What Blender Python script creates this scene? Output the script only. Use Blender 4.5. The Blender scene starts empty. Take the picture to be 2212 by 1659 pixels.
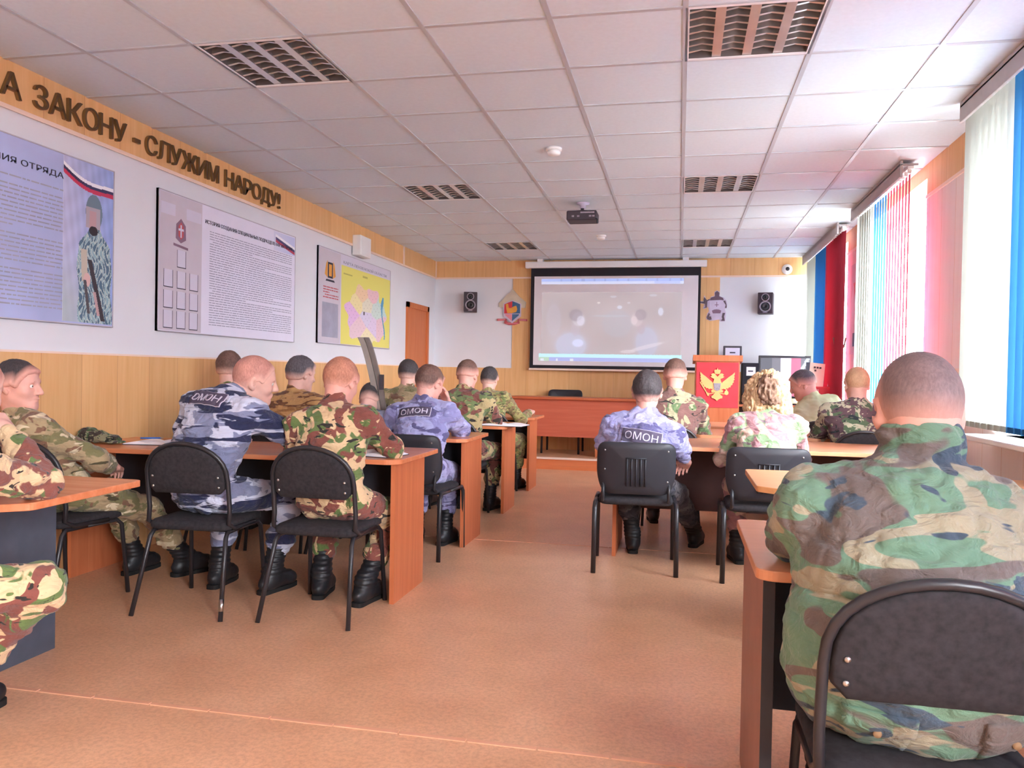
import bpy, bmesh, math, random
import numpy as np
import openvdb
from mathutils import Vector, Matrix
from mathutils.bvhtree import BVHTree

S = bpy.context.scene
COL = S.collection
R = math.radians

# ------------------------------------------------------------------ camera
CAM_H = 1.22
def make_camera():
    yaw, pitch, roll, f = 0.2077, -0.01389, 0.018215, 1716.2
    fw = Vector((-math.sin(yaw) * math.cos(pitch), math.cos(yaw) * math.cos(pitch), math.sin(pitch)))
    r = Vector((math.cos(yaw), math.sin(yaw), 0)); u = r.cross(fw)
    r2 = r * math.cos(roll) + u * math.sin(roll); u2 = u * math.cos(roll) - r * math.sin(roll)
    cd = bpy.data.cameras.new('camera'); co = bpy.data.objects.new('camera', cd); COL.objects.link(co)
    cd.sensor_fit = 'HORIZONTAL'; cd.sensor_width = 36; cd.lens = 36 * f / 2212
    cd.clip_start = 0.05
    m = Matrix((r2, u2, -fw)).transposed().to_4x4(); m.translation = (0, 0, CAM_H)
    co.matrix_world = m
    S.camera = co
make_camera()

# ------------------------------------------------------------------ light: bright overcast sky and ground through the windows
S.view_settings.view_transform = 'Standard'
S.view_settings.look = 'None'
S.view_settings.gamma = 1
S.view_settings.use_curve_mapping = False
S.view_settings.exposure = 2.62
S.cycles.max_bounces = 14
S.cycles.diffuse_bounces = 7
S.cycles.transparent_max_bounces = 12
S.cycles.sample_clamp_indirect = 6.0
SKY, GROUND = 11.2, 2.6
w = bpy.data.worlds.new('world'); S.world = w; w.use_nodes = True
nt = w.node_tree; nt.nodes.clear()
wo = nt.nodes.new('ShaderNodeOutputWorld'); bg = nt.nodes.new('ShaderNodeBackground')
tc = nt.nodes.new('ShaderNodeTexCoord'); sx = nt.nodes.new('ShaderNodeSeparateXYZ')
mr = nt.nodes.new('ShaderNodeMapRange'); mr.inputs[1].default_value = -0.05; mr.inputs[2].default_value = 0.05
mr.inputs[3].default_value = GROUND; mr.inputs[4].default_value = SKY
nt.links.new(tc.outputs['Generated'], sx.inputs[0]); nt.links.new(sx.outputs[2], mr.inputs[0])
nt.links.new(mr.outputs[0], bg.inputs[1]); nt.links.new(bg.outputs[0], wo.inputs[0])
bg.inputs[0].default_value = (0.93, 0.975, 1.04, 1)

XL, XR, YB, YF, CH = -3.52, 1.78, 11.15, -5.6, 2.826     # room: left, right, back (screen end), front (behind camera), ceiling
WINS = [(-2.3, -0.35), (0.6, 2.55), (3.05, 4.95), (6.42, 8.3), (9.25, 11.0)]
WZ0, WZ1 = 0.92, 2.72
for k, (a, b) in enumerate(WINS):
    ld = bpy.data.lights.new('daylight', 'AREA'); ld.shape = 'RECTANGLE'; ld.size = b - a + .1; ld.size_y = WZ1 - WZ0 + .1
    ld.cycles.is_portal = True
    lo = bpy.data.objects.new('daylight', ld); COL.objects.link(lo)
    lo.location = (XR + .32, (a + b) / 2, (WZ0 + WZ1) / 2)
    lo.rotation_euler = (R(90), 0, R(90))

# ------------------------------------------------------------------ colours and materials
def lin(c):
    c = c / 255.0
    return c / 12.92 if c <= 0.04045 else ((c + 0.055) / 1.055) ** 2.4
def rgb(t): return (lin(t[0]), lin(t[1]), lin(t[2]), 1)

class NT:
    def __init__(s, name):
        s.m = bpy.data.materials.new(name); s.m.use_nodes = True
        s.t = s.m.node_tree; s.b = s.t.nodes['Principled BSDF']; s.out = s.t.nodes['Material Output']
    def n(s, typ, **kw):
        x = s.t.nodes.new(typ)
        for k, v in kw.items(): setattr(x, k, v)
        return x
    def l(s, a, b): s.t.links.new(a, b)
    def coord(s, kind='Object', scale=(1, 1, 1), loc=(0, 0, 0), rot=(0, 0, 0)):
        t = s.n('ShaderNodeTexCoord'); m = s.n('ShaderNodeMapping')
        m.inputs['Scale'].default_value = scale; m.inputs['Location'].default_value = loc; m.inputs['Rotation'].default_value = rot
        s.l(t.outputs[kind], m.inputs[0]); return m.outputs[0]
    def noise(s, vec, scale, detail=2, rough=.5, dist=0):
        x = s.n('ShaderNodeTexNoise'); x.inputs['Scale'].default_value = scale; x.inputs['Detail'].default_value = detail
        x.inputs['Roughness'].default_value = rough; x.inputs['Distortion'].default_value = dist
        s.l(vec, x.inputs['Vector']); return x.outputs['Fac']
    def ramp(s, fac, stops, mode='LINEAR'):
        x = s.n('ShaderNodeValToRGB'); x.color_ramp.interpolation = mode
        e = x.color_ramp.elements
        while len(e) < len(stops): e.new(1)
        for k, (p, c) in enumerate(stops): e[k].position = p; e[k].color = c if len(c) == 4 else rgb(c)
        s.l(fac, x.inputs[0]); return x.outputs[0]
    def mix(s, fac, a, b, mode='MIX'):
        x = s.n('ShaderNodeMix', data_type='RGBA', blend_type=mode)
        for sock, v in ((x.inputs[0], fac), (x.inputs[6], a), (x.inputs[7], b)):
            if hasattr(v, 'links') or isinstance(v, bpy.types.NodeSocket): s.l(v, sock)
            else: sock.default_value = v
        return x.outputs[2]
    def math(s, op, a, b=0):
        x = s.n('ShaderNodeMath', operation=op)
        for sock, v in ((x.inputs[0], a), (x.inputs[1], b)):
            if isinstance(v, bpy.types.NodeSocket): s.l(v, sock)
            else: sock.default_value = v
        return x.outputs[0]
    def bump(s, h, strength=.3, dist=.01):
        x = s.n('ShaderNodeBump'); x.inputs['Strength'].default_value = strength; x.inputs['Distance'].default_value = dist
        s.l(h, x.inputs['Height']); s.l(x.outputs[0], s.b.inputs['Normal'])

def plain(name, c, rough=.6, metal=0, var=.06, scale=9, spec=.4):
    t = NT(name); v = t.coord()
    n = t.noise(v, scale, 3)
    a = rgb(c); lo = tuple(x * (1 - var * 2) for x in a[:3]) + (1,); hi = tuple(min(1, x * (1 + var)) for x in a[:3]) + (1,)
    t.l(t.ramp(n, [(.3, lo), (.7, hi)]), t.b.inputs['Base Color'])
    t.b.inputs['Roughness'].default_value = rough; t.b.inputs['Metallic'].default_value = metal
    t.b.inputs['Specular IOR Level'].default_value = spec
    return t.m

def wood(name, c1, c2, axis='z', rough=.45, plank=0, scale=1.0, plank_axis=0):
    t = NT(name)
    st = {'z': (9, 9, .5), 'x': (.5, 9, 9), 'y': (9, .5, 9)}[axis]
    v = t.coord(scale=tuple(k * scale for k in st))
    n = t.noise(v, 3, 5, .6, .4)
    col = t.ramp(n, [(.3, c1), (.7, c2)])
    if plank:
        o = t.coord(); sp = t.n('ShaderNodeSeparateXYZ'); t.l(o, sp.inputs[0])
        d = t.math('DIVIDE', t.math('ADD', sp.outputs[0], sp.outputs[1]), plank)
        wn = t.n('ShaderNodeTexWhiteNoise', noise_dimensions='1D'); t.l(t.math('FLOOR', d), wn.inputs['W'])
        col = t.mix(1.0, col, t.ramp(wn.outputs['Value'], [(0, (.94, .94, .94, 1)), (1, (1.04, 1.03, 1.0, 1))]), 'MULTIPLY')
        fr = t.math('FRACT', d)
        seam = t.math('LESS_THAN', fr, .012)
        col = t.mix(seam, col, rgb((196, 142, 94)))
    t.l(col, t.b.inputs['Base Color']); t.b.inputs['Roughness'].default_value = rough
    t.b.inputs['Specular IOR Level'].default_value = .35
    return t.m

M = {}
M['wall'] = plain('wall paint', (224, 226, 231), .85, var=.012, scale=2)
M['ceil'] = plain('ceiling tile', (217, 229, 237), .9, var=.015, scale=40)
M['bar'] = plain('ceiling bar', (186, 192, 198), .3, var=.01, spec=.6)
M['panel'] = wood('light wood panelling', (222, 172, 114), (233, 188, 133), 'z', .5, plank=.31)
M['white'] = plain('white plastic', (236, 236, 236), .4, var=.01)
M['trimw'] = plain('pale trim', (240, 214, 196), .5, var=.02)
M['desk'] = wood('cherry laminate', (196, 114, 74), (214, 136, 96), 'x', .26)
M['deskv'] = wood('cherry laminate upright', (184, 100, 62), (202, 120, 80), 'z', .4)
M['deskl'] = wood('beech laminate', (218, 156, 100), (230, 172, 118), 'x', .3)
M['deskp'] = wood('pinkish beech laminate', (206, 136, 98), (218, 152, 114), 'x', .28)
M['edge'] = plain('desk edge band', (190, 98, 62), .35)
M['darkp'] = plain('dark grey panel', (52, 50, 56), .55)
M['brownp'] = plain('dark brown panel', (92, 66, 66), .55)
M['slatep'] = plain('slate grey panel', (74, 80, 92), .6, var=.1)
M['black'] = plain('black metal', (42, 40, 44), .35, var=.05, spec=.5)
M['fabricb'] = plain('black upholstery', (46, 43, 47), .9, var=.2, scale=60)
M['plastb'] = plain('black plastic', (44, 44, 50), .45, var=.05)
M['steel'] = plain('brushed steel', (190, 188, 186), .3, 1.0, var=.08)
M['alu'] = plain('satin aluminium', (214, 212, 210), .28, .8, var=.04)
M['greym'] = plain('grey painted metal', (158, 148, 140), .5)
M['paper'] = plain('white paper', (244, 240, 244), .8, var=.01)
M['cream'] = plain('cream paper', (236, 226, 210), .8, var=.02)
M['blue'] = plain('blue plastic', (48, 110, 205), .4)
M['screenblack'] = plain('screen black border', (38, 36, 42), .8)
M['red'] = plain('red cloth', (208, 62, 72), .8, var=.05)
M['gold'] = plain('gold leaf', (246, 182, 116), .5, .0, var=.06)
M['silver'] = plain('dull silver', (160, 150, 160), .5, .2, var=.12, scale=60)
M['letter'] = plain('dark brown letter', (92, 66, 36), .5, var=.12)
M['lettere'] = plain('letter side', (128, 98, 58), .5, var=.12)
M['ink'] = plain('grey ink', (164, 164, 182), .8)
M['inkd'] = plain('dark ink', (60, 58, 72), .8)
M['redink'] = plain('red ink', (190, 90, 96), .8)
M['boardl'] = plain('pale lilac board', (212, 208, 224), .45, var=.01)
M['boardg'] = plain('grey lilac board', (204, 196, 206), .45, var=.015)
M['boardw'] = plain('white board', (228, 226, 242), .45, var=.01)
M['boardb'] = plain('blue wash board', (176, 186, 226), .45, var=.08, scale=2)
M['framem'] = plain('board frame', (190, 186, 194), .5)
M['rubber'] = plain('black boot leather', (38, 38, 42), .42, var=.15)
M['sole'] = plain('boot sole', (28, 27, 28), .8)
M['eye'] = plain('eye white', (225, 218, 212), .3)
M['iris'] = plain('iris', (70, 60, 52), .3)
M['patch'] = plain('patch cloth', (84, 76, 96), .85)
M['patchl'] = plain('patch letters', (198, 190, 206), .8)
M['tan'] = plain('tan strap', (150, 118, 86), .7)
M['dgrey'] = plain('dark trim', (70, 66, 72), .6)
M['lilac'] = plain('lilac paint', (206, 194, 214), .7)
M['mauve'] = plain('mauve paint', (136, 108, 128), .7)
M['ltgold'] = plain('pale gold paint', (206, 194, 172), .7)
M['eblue'] = plain('emblem blue', (72, 112, 150), .6)
M['egold'] = plain('emblem gold', (226, 160, 70), .6)
M['epink'] = plain('emblem pink', (222, 140, 150), .6)
M['door'] = wood('orange door', (196, 108, 58), (208, 122, 72), 'z', .5)
M['stage'] = wood('stage riser', (214, 122, 76), (224, 134, 88), 'x', .5)

def floor_mat():
    t = NT('speckled linoleum')
    v = t.coord()
    a = t.noise(v, 3.0, 5, .65); b = t.noise(v, 60, 3, .7)
    c = t.ramp(a, [(.32, (212, 163, 128)), (.55, (223, 174, 138)), (.75, (231, 184, 148))])
    d = t.ramp(b, [(.35, (.84, .80, .78, 1)), (.6, (1.05, 1.04, 1.02, 1))])
    t.l(t.mix(1.0, c, d, 'MULTIPLY'), t.b.inputs['Base Color'])
    t.b.inputs['Roughness'].default_value = .34; t.b.inputs['Specular IOR Level'].default_value = .5
    t.bump(b, .04, .002)
    return t.m
M['floor'] = floor_mat()

def slat_mat(name, c, tr=.5, tk=.36):
    t = NT(name); t.t.nodes.remove(t.b)
    v = t.coord(scale=(60, 60, 2)); n = t.noise(v, 4, 3)
    a = rgb(c); col = t.ramp(n, [(.3, tuple(x * .94 for x in a[:3]) + (1,)), (.7, a)])
    d = t.n('ShaderNodeBsdfDiffuse'); q = t.n('ShaderNodeBsdfTranslucent'); m = t.n('ShaderNodeMixShader')
    m.inputs[0].default_value = tr
    t.l(col, d.inputs[0]); t.l(t.mix(1.0, col, (tk, tk, tk, 1), 'MULTIPLY'), q.inputs[0]); t.l(d.outputs[0], m.inputs[1]); t.l(q.outputs[0], m.inputs[2]); t.l(m.outputs[0], t.out.inputs[0])
    return t.m
M['slw'] = slat_mat('white blind cloth', (212, 216, 208))
M['slb'] = slat_mat('blue blind cloth', (70, 140, 196))
M['slr'] = slat_mat('red blind cloth', (222, 84, 106))

def glass_mat():
    t = NT('window glass'); t.t.nodes.remove(t.b)
    a = t.n('ShaderNodeBsdfTransparent'); g = t.n('ShaderNodeBsdfGlossy'); m = t.n('ShaderNodeMixShader')
    g.inputs['Roughness'].default_value = .02
    m.inputs[0].default_value = .035
    t.l(a.outputs[0], m.inputs[1]); t.l(g.outputs[0], m.inputs[2]); t.l(m.outputs[0], t.out.inputs[0])
    return t.m
M['glass'] = glass_mat()

def picture_mat(name, emit=0.0, base=1.0):
    t = NT(name); a = t.n('ShaderNodeVertexColor'); a.layer_name = 'Col'
    t.l(t.mix(1.0, a.outputs[0], (base, base, base, 1), 'MULTIPLY'), t.b.inputs['Base Color'])
    t.b.inputs['Roughness'].default_value = .6; t.b.inputs['Specular IOR Level'].default_value = .2
    if emit:
        t.l(a.outputs[0], t.b.inputs['Emission Color']); t.b.inputs['Emission Strength'].default_value = emit
    return t.m
M['film'] = picture_mat('projected film', .12, .62)
M['print'] = picture_mat('printed picture')
M['tv'] = picture_mat('glowing television reflection', .35, .2)  # painted screen reflections, given a slight glow

# camouflage cloths
def camo(name, base, layers, seed=0, rough=.9):
    """layers: (colour, scale(xyz), noise scale, threshold, distortion, detail[, ridge])"""
    t = NT(name); rnd = random.Random(seed)
    col = None
    fine = t.noise(t.coord(), 420, 1)
    for k, L in enumerate(layers):
        c, sc, ns, th, dist, det = L[:6]
        loc = (rnd.uniform(-9, 9), rnd.uniform(-9, 9), rnd.uniform(-9, 9))
        v = t.coord(scale=sc, loc=loc, rot=(0, rnd.uniform(-.25, .25), 0))
        f = t.noise(v, ns, det, .5, dist)
        if len(L) > 6:
            f = t.math('SUBTRACT', 1.0, t.math('ABSOLUTE', t.math('SUBTRACT', f, .5)))
        msk = t.ramp(f, [(th - .008, (0, 0, 0, 1)), (th + .008, (1, 1, 1, 1))])
        col = t.mix(msk, rgb(base) if col is None else col, rgb(c))
    big = t.noise(t.coord(), 5, 3)
    col = t.mix(1.0, col, t.ramp(big, [(.3, (.86, .86, .87, 1)), (.7, (1.06, 1.05, 1.04, 1))]), 'MULTIPLY')
    t.l(col, t.b.inputs['Base Color'])
    t.b.inputs['Roughness'].default_value = rough; t.b.inputs['Specular IOR Level'].default_value = .15
    t.b.inputs['Sheen Weight'].default_value = .15
    wr = t.noise(t.coord(scale=(1, 1, 1.6)), 16, 3, .55, .8)
    t.bump(t.math('ADD', wr, t.math('MULTIPLY', fine, .04)), .8, .025)
    return t.m
def dpm(name, seed, base=(222, 192, 150), green=(104, 124, 74), brown=(136, 82, 72), dark=(58, 54, 50), k=1.0):
    return camo(name, base, [
        (green, (1, 1, 1.2), 6.2 * k, .505, 1.2, 2), (brown, (1.1, 1, .9), 5.6 * k, .512, 1.4, 2.5),
        (base, (1.3, 1, 2.2), 8 * k, .65, 1.2, 2), (dark, (.9, 1, 2.4), 8.5 * k, .635, 1.6, 2)], seed)
def tiger(name, seed, light=(200, 204, 224), mid=(132, 138, 168), dark=(50, 54, 84), k=1.0):
    return camo(name, light, [
        (mid, (.75, .75, 2.2), 5.5 * k, .52, .8, 3), (dark, (.55, .55, 2.6), 5.2 * k, .505, .9, 3.5), (light, (.8, .8, 3.2), 7 * k, .64, .6, 2.5)], seed)
def cloudy(name, seed, light=(168, 168, 210), mid=(144, 142, 188), dark=(98, 94, 134)):
    return camo(name, light, [(mid, (1, 1, 1.3), 8, .5, .4, 3), (dark, (.9, .9, 1.5), 6.5, .585, .5, 4), (light, (1, 1, 1.6), 11, .64, .3, 3)], seed)
def woodland(name, seed):
    return camo(name, (108, 140, 118), [
        ((160, 154, 132), (.62, .7, 1.9), 6.8, .555, .8, 1.6), ((112, 102, 98), (.62, .7, 1.7), 6, .56, .9, 1.6),
        ((72, 86, 100), (.7, .8, 2.0), 6.6, .60, 1.1, 2)], seed)
def multicam(name, seed):
    return camo(name, (170, 150, 116), [
        ((126, 120, 84), (1, 1, 1.4), 7, .52, .4, 3), ((128, 96, 76), (1, 1, 1.4), 8, .58, .4, 3),
        ((212, 196, 164), (.8, .8, 2), 13, .64, .5, 2), ((82, 74, 52), (.8, .8, 2), 12, .66, .5, 2)], seed)
C = {}
C['p1'] = dpm('disruptive camouflage near edge', 11)
C['p2'] = multicam('muted camouflage', 3)
C['p3'] = tiger('blue tiger camouflage', 5)
C['p4'] = dpm('disruptive camouflage brown', 8)
C['p5'] = dpm('disruptive camouflage wall', 14)
C['p6'] = tiger('brown stripe camouflage', 6, (196, 152, 100), (160, 116, 74), (118, 78, 54), 1.3)
C['p7'] = tiger('slate tiger camouflage', 7, (168, 176, 200), (112, 120, 148), (60, 66, 92), 1.5)
C['p8'] = cloudy('lilac cloud camouflage', 9)
C['p9'] = dpm('disruptive camouflage olive', 21, (186, 166, 122), (112, 126, 82), (128, 80, 72))
C['p10'] = dpm('disruptive camouflage pale green', 17, (176, 166, 110), (134, 146, 92), (150, 126, 92), (96, 96, 66), 1.4)
C['p11'] = multicam('muted camouflage far', 33)
C['r1'] = cloudy('lilac cloud camouflage chair', 19)
C['r1t'] = camo('dark blue grey camouflage', (112, 110, 116), [((74, 74, 84), (1, 1, 1.3), 8, .48, .5, 3), ((56, 56, 66), (1, 1, 1.5), 10, .57, .5, 3)], 4)
C['r2'] = dpm('disruptive camouflage pale', 25, (176, 170, 138), (108, 130, 92), (132, 98, 92))
C['r3'] = dpm('disruptive camouflage rose', 41, (208, 180, 162), (140, 166, 126), (172, 128, 132), (128, 110, 116), .62)
C['r5'] = dpm('disruptive camouflage dark', 52, (190, 186, 160), (92, 112, 86), (104, 82, 88), (54, 60, 64), 1.2)
C['r6'] = woodland('woodland camouflage', 64)
C['cap'] = dpm('dark green disruptive camouflage', 71, (142, 140, 110), (72, 96, 62), (66, 56, 50), (40, 42, 38), 2.2)
C['shirt'] = plain('pale khaki shirt', (206, 206, 160), .85, var=.04)
C['olive'] = plain('olive trousers', (96, 96, 72), .9, var=.1)

def skin(name, c):
    t = NT(name); n = t.noise(t.coord(), 22, 4, .6)
    a = rgb(c)
    t.l(t.ramp(n, [(.3, tuple(x * .88 for x in a[:3]) + (1,)), (.7, a)]), t.b.inputs['Base Color'])
    t.b.inputs['Roughness'].default_value = .55; t.b.inputs['Subsurface Weight'].default_value = .12
    t.b.inputs['Subsurface Radius'].default_value = (.012, .005, .003); t.b.inputs['Subsurface Scale'].default_value = .4
    return t.m
SK = {'fair': skin('fair skin', (232, 184, 168)), 'ruddy': skin('ruddy skin', (228, 170, 154)), 'tan': skin('tanned skin', (214, 150, 128))}
def hairm(name, c, c2=None):
    t = NT(name); n = t.noise(t.coord(scale=(1, 1, .35)), 160, 4, .7); n2 = t.noise(t.coord(), 14, 3)
    a = rgb(c); b = rgb(c2) if c2 else tuple(x * .6 for x in a[:3]) + (1,)
    col = t.mix(1.0, t.ramp(n, [(.35, b), (.65, a)]), t.ramp(n2, [(.3, (.8, .8, .8, 1)), (.7, (1.1, 1.1, 1.1, 1))]), 'MULTIPLY')
    t.l(col, t.b.inputs['Base Color']); t.b.inputs['Roughness'].default_value = .7
    t.bump(n, .22, .003)
    return t.m
HM = {'ginger': hairm('ginger cropped hair', (204, 144, 118), (170, 112, 90)), 'shaved': hairm('shaved stubble', (208, 150, 136), (180, 124, 112)),
      'dark': hairm('dark hair', (78, 70, 72), (52, 46, 48)), 'brown': hairm('brown hair', (126, 94, 82), (92, 66, 58)), 'grey': hairm('greying hair', (108, 102, 108), (72, 66, 70)),
      'blond': hairm('blond hair', (226, 196, 152), (178, 142, 104)), 'sand': hairm('sandy cropped hair', (218, 176, 140), (196, 154, 120)),
      'dkblond': hairm('dark blond hair', (150, 116, 92), (98, 72, 60)), 'slate': hairm('slate cropped hair', (96, 88, 98), (70, 64, 74)), 'stubble': hairm('dark stubble', (140, 118, 116), (118, 98, 98))}

# ------------------------------------------------------------------ object helpers
def link(name, me, mats=(), parent=None, loc=None):
    o = bpy.data.objects.new(name, me); COL.objects.link(o)
    if me is not None:
        for m in (mats if isinstance(mats, (list, tuple)) else [mats]):
            me.materials.append(m)
    if parent is not None: o.parent = parent
    if loc is not None: o.location = loc
    return o
def tag(o, label=None, cat=None, group=None, kind=None):
    if label: o['label'] = label
    if cat: o['category'] = cat
    if group: o['group'] = group
    if kind: o['kind'] = kind
    return o
def empty(name, loc=(0, 0, 0), rz=0):
    o = bpy.data.objects.new(name, None); COL.objects.link(o); o.location = loc; o.rotation_euler = (0, 0, rz)
    o.empty_display_size = .05
    return o
def copy_tree(o, parent=None):
    c = o.copy(); COL.objects.link(c)
    if parent is not None: c.parent = parent
    for ch in list(o.children): copy_tree(ch, c)
    return c

class MB:
    """collects boxes, prisms and tubes into one mesh"""
    def __init__(s): s.v = []; s.f = []; s.mi = []; s.cur = 0; s.sm = []
    def mat(s, i): s.cur = i; return s
    def add(s, vs, fs, smooth=False):
        b = len(s.v); s.v += [tuple(x) for x in vs]
        for f in fs: s.f.append(tuple(b + i for i in f)); s.mi.append(s.cur); s.sm.append(smooth)
        return s
    def box(s, a, b):
        x0, y0, z0 = [min(p, q) for p, q in zip(a, b)]; x1, y1, z1 = [max(p, q) for p, q in zip(a, b)]
        return s.add([(x0, y0, z0), (x1, y0, z0), (x1, y1, z0), (x0, y1, z0), (x0, y0, z1), (x1, y0, z1), (x1, y1, z1), (x0, y1, z1)],
                     [(0, 3, 2, 1), (4, 5, 6, 7), (0, 1, 5, 4), (1, 2, 6, 5), (2, 3, 7, 6), (3, 0, 4, 7)])
    def prism(s, pts, d):
        """pts: planar loop of 3d points (ccw seen from +d side); extruded by -d"""
        n = len(pts); P = [Vector(p) for p in pts]; d = Vector(d)
        vs = [p + d for p in P] + P
        fs = [tuple(range(n)), tuple(range(2 * n - 1, n - 1, -1))] + [(i, n + i, n + (i + 1) % n, (i + 1) % n) for i in range(n)]
        return s.add(vs, fs)
    def tube(s, pts, r, n=10, caps=True, flat=1.0):
        P = [Vector(p) for p in pts]; rr = r if isinstance(r, (list, tuple)) else [r] * len(P)
        vs = []; fs = []
        t0 = (P[1] - P[0]).normalized(); up = Vector((0, 0, 1)) if abs(t0.z) < .9 else Vector((0, 1, 0))
        a = t0.cross(up).normalized()
        for i, p in enumerate(P):
            t = ((P[min(i + 1, len(P) - 1)] - P[max(i - 1, 0)])).normalized()
            a = (a - t * a.dot(t)).normalized(); b = t.cross(a)
            for k in range(n):
                an = 2 * math.pi * k / n; vs.append(p + a * (math.cos(an) * rr[i]) + b * (math.sin(an) * rr[i] * flat))
        for i in range(len(P) - 1):
            for k in range(n):
                fs.append((i * n + k, i * n + (k + 1) % n, (i + 1) * n + (k + 1) % n, (i + 1) * n + k))
        if caps: fs += [tuple(range(n - 1, -1, -1)), tuple((len(P) - 1) * n + k for k in range(n))]
        return s.add(vs, fs, True)
    def lathe(s, prof, c=(0, 0, 0), axis='z', n=20):
        vs = []; fs = []
        for (r, h) in prof:
            for k in range(n):
                an = 2 * math.pi * k / n; x, y = r * math.cos(an), r * math.sin(an)
                q = {'z': (x, y, h), 'y': (x, -h, y), 'x': (h, x, y)}[axis]
                vs.append((c[0] + q[0], c[1] + q[1], c[2] + q[2]))
        for i in range(len(prof) - 1):
            for k in range(n): fs.append((i * n + k, i * n + (k + 1) % n, (i + 1) * n + (k + 1) % n, (i + 1) * n + k))
        fs += [tuple(range(n - 1, -1, -1)), tuple((len(prof) - 1) * n + k for k in range(n))]
        return s.add(vs, fs, True)
    def build(s, name, mats, parent=None, loc=None, bevel=0, origin=None):
        me = bpy.data.meshes.new(name)
        v = s.v
        if origin is not None: v = [(x - origin[0], y - origin[1], z - origin[2]) for x, y, z in v]; loc = origin
        me.from_pydata(v, [], s.f); me.update()
        for p, m, q in zip(me.polygons, s.mi, s.sm): p.material_index = m; p.use_smooth = q
        o = link(name, me, mats, parent, loc)
        if bevel:
            b = o.modifiers.new('bevel', 'BEVEL'); b.width = bevel; b.segments = 2; b.limit_method = 'ANGLE'; b.angle_limit = R(40)
        return o

def rounded(pts, r, n=5):
    """round the corners of a 2d loop"""
    out = []; L = len(pts)
    for i in range(L):
        p = Vector(pts[i]); a = Vector(pts[i - 1]) - p; b = Vector(pts[(i + 1) % L]) - p
        q = min(r, a.length * .49, b.length * .49); s0 = p + a.normalized() * q; s1 = p + b.normalized() * q
        for k in range(n + 1):
            t = k / n; out.append(tuple(s0 * (1 - t) ** 2 + p * (2 * t * (1 - t)) + s1 * t * t))
    return out

def text_mesh(txt, extrude=.0):
    cu = bpy.data.curves.new('t', 'FONT'); cu.body = txt; cu.extrude = extrude; cu.size = 1; cu.resolution_u = 3
    to = bpy.data.objects.new('t', cu); COL.objects.link(to)
    dg = bpy.context.evaluated_depsgraph_get(); dg.update()
    me = bpy.data.meshes.new_from_object(to.evaluated_get(dg))
    bpy.data.objects.remove(to); bpy.data.curves.remove(cu)
    n = len(me.vertices); co = np.empty(n * 3); me.vertices.foreach_get('co', co); co = co.reshape(-1, 3)
    return me, co
def set_co(me, co):
    me.vertices.foreach_set('co', np.asarray(co, dtype=np.float32).ravel()); me.update()
def wall_text(name, txt, origin, right, up, width, height, mats, parent=None, thick=.002, bold=0.0, ocenter=False):
    """flat lettering; fits its ink box to width x height; origin = lower left corner"""
    me, co = text_mesh(txt, .5)
    lo, hi = co.min(0), co.max(0)
    u = (co[:, 0] - lo[0]) / max(1e-6, hi[0] - lo[0]) * width; v = (co[:, 1] - lo[1]) / max(1e-6, hi[1] - lo[1]) * height
    d = (co[:, 2] + .5) * thick
    r, q = Vector(right), Vector(up); nrm = r.cross(q)
    P = np.array(origin)[None] + u[:, None] * np.array(r)[None] + v[:, None] * np.array(q)[None] + d[:, None] * np.array(nrm)[None]
    loc = None
    if ocenter:
        loc = P.mean(0); P = P - loc
    set_co(me, P)
    me.name = name; me.materials.clear()
    o = link(name, me, mats, parent, loc)
    if len(mats) > 1:
        for p in me.polygons: p.material_index = 0 if abs(p.normal.dot(nrm)) > .7 else 1
    return o

def picture(name, func, n, m, origin, right, up, width, height, mat, parent=None, thick=.003):
    """printed or projected picture: n x m coloured cells, func(u, v) -> rgb arrays 0..255 (u right, v up, 0..1)"""
    u = (np.arange(n) + .5) / n; v = (np.arange(m) + .5) / m
    U, V = np.meshgrid(u, v)
    c = np.clip(func(U, V), 0, 255) / 255.0
    c = np.where(c <= .04045, c / 12.92, ((c + .055) / 1.055) ** 2.4)
    r, q = Vector(right), Vector(up); nr = r.cross(q)
    gu = np.linspace(0, 1, n + 1) * width; gv = np.linspace(0, 1, m + 1) * height
    GU, GV = np.meshgrid(gu, gv)
    o0 = np.array(origin) + np.array(nr) * thick
    P = o0 + GU.reshape(-1, 1) * np.array(r) + GV.reshape(-1, 1) * np.array(q)
    idx = np.arange((n + 1) * (m + 1)).reshape(m + 1, n + 1)
    F = np.stack([idx[:-1, :-1], idx[:-1, 1:], idx[1:, 1:], idx[1:, :-1]], -1).reshape(-1, 4)
    nv = len(P)
    rim = [0, n, nv - 1, nv - 1 - n]
    Pb = np.array([P[i] for i in rim]) - np.array(nr) * thick
    P = np.concatenate([P, Pb])
    me = bpy.data.meshes.new(name)
    sides = [tuple([nv, nv + 3, nv + 2, nv + 1])]
    me.from_pydata(P.tolist(), [], F.tolist() + sides); me.update()
    at = me.color_attributes.new('Col', 'FLOAT_COLOR', 'CORNER')
    cc = np.ones((len(F) * 4 + 4, 4), np.float32)
    cc[:len(F) * 4, :3] = np.repeat(c.reshape(-1, 3), 4, axis=0)
    at.data.foreach_set('color', cc.ravel())
    return link(name, me, mat, parent)

# ------------------------------------------------------------------ the room
def struct(o): o['kind'] = 'structure'; return o
m = MB().box((XL - .2, YF, -.1), (XR + .2, YB + .2, 0)); struct(m.build('floor', M['floor']))
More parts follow.
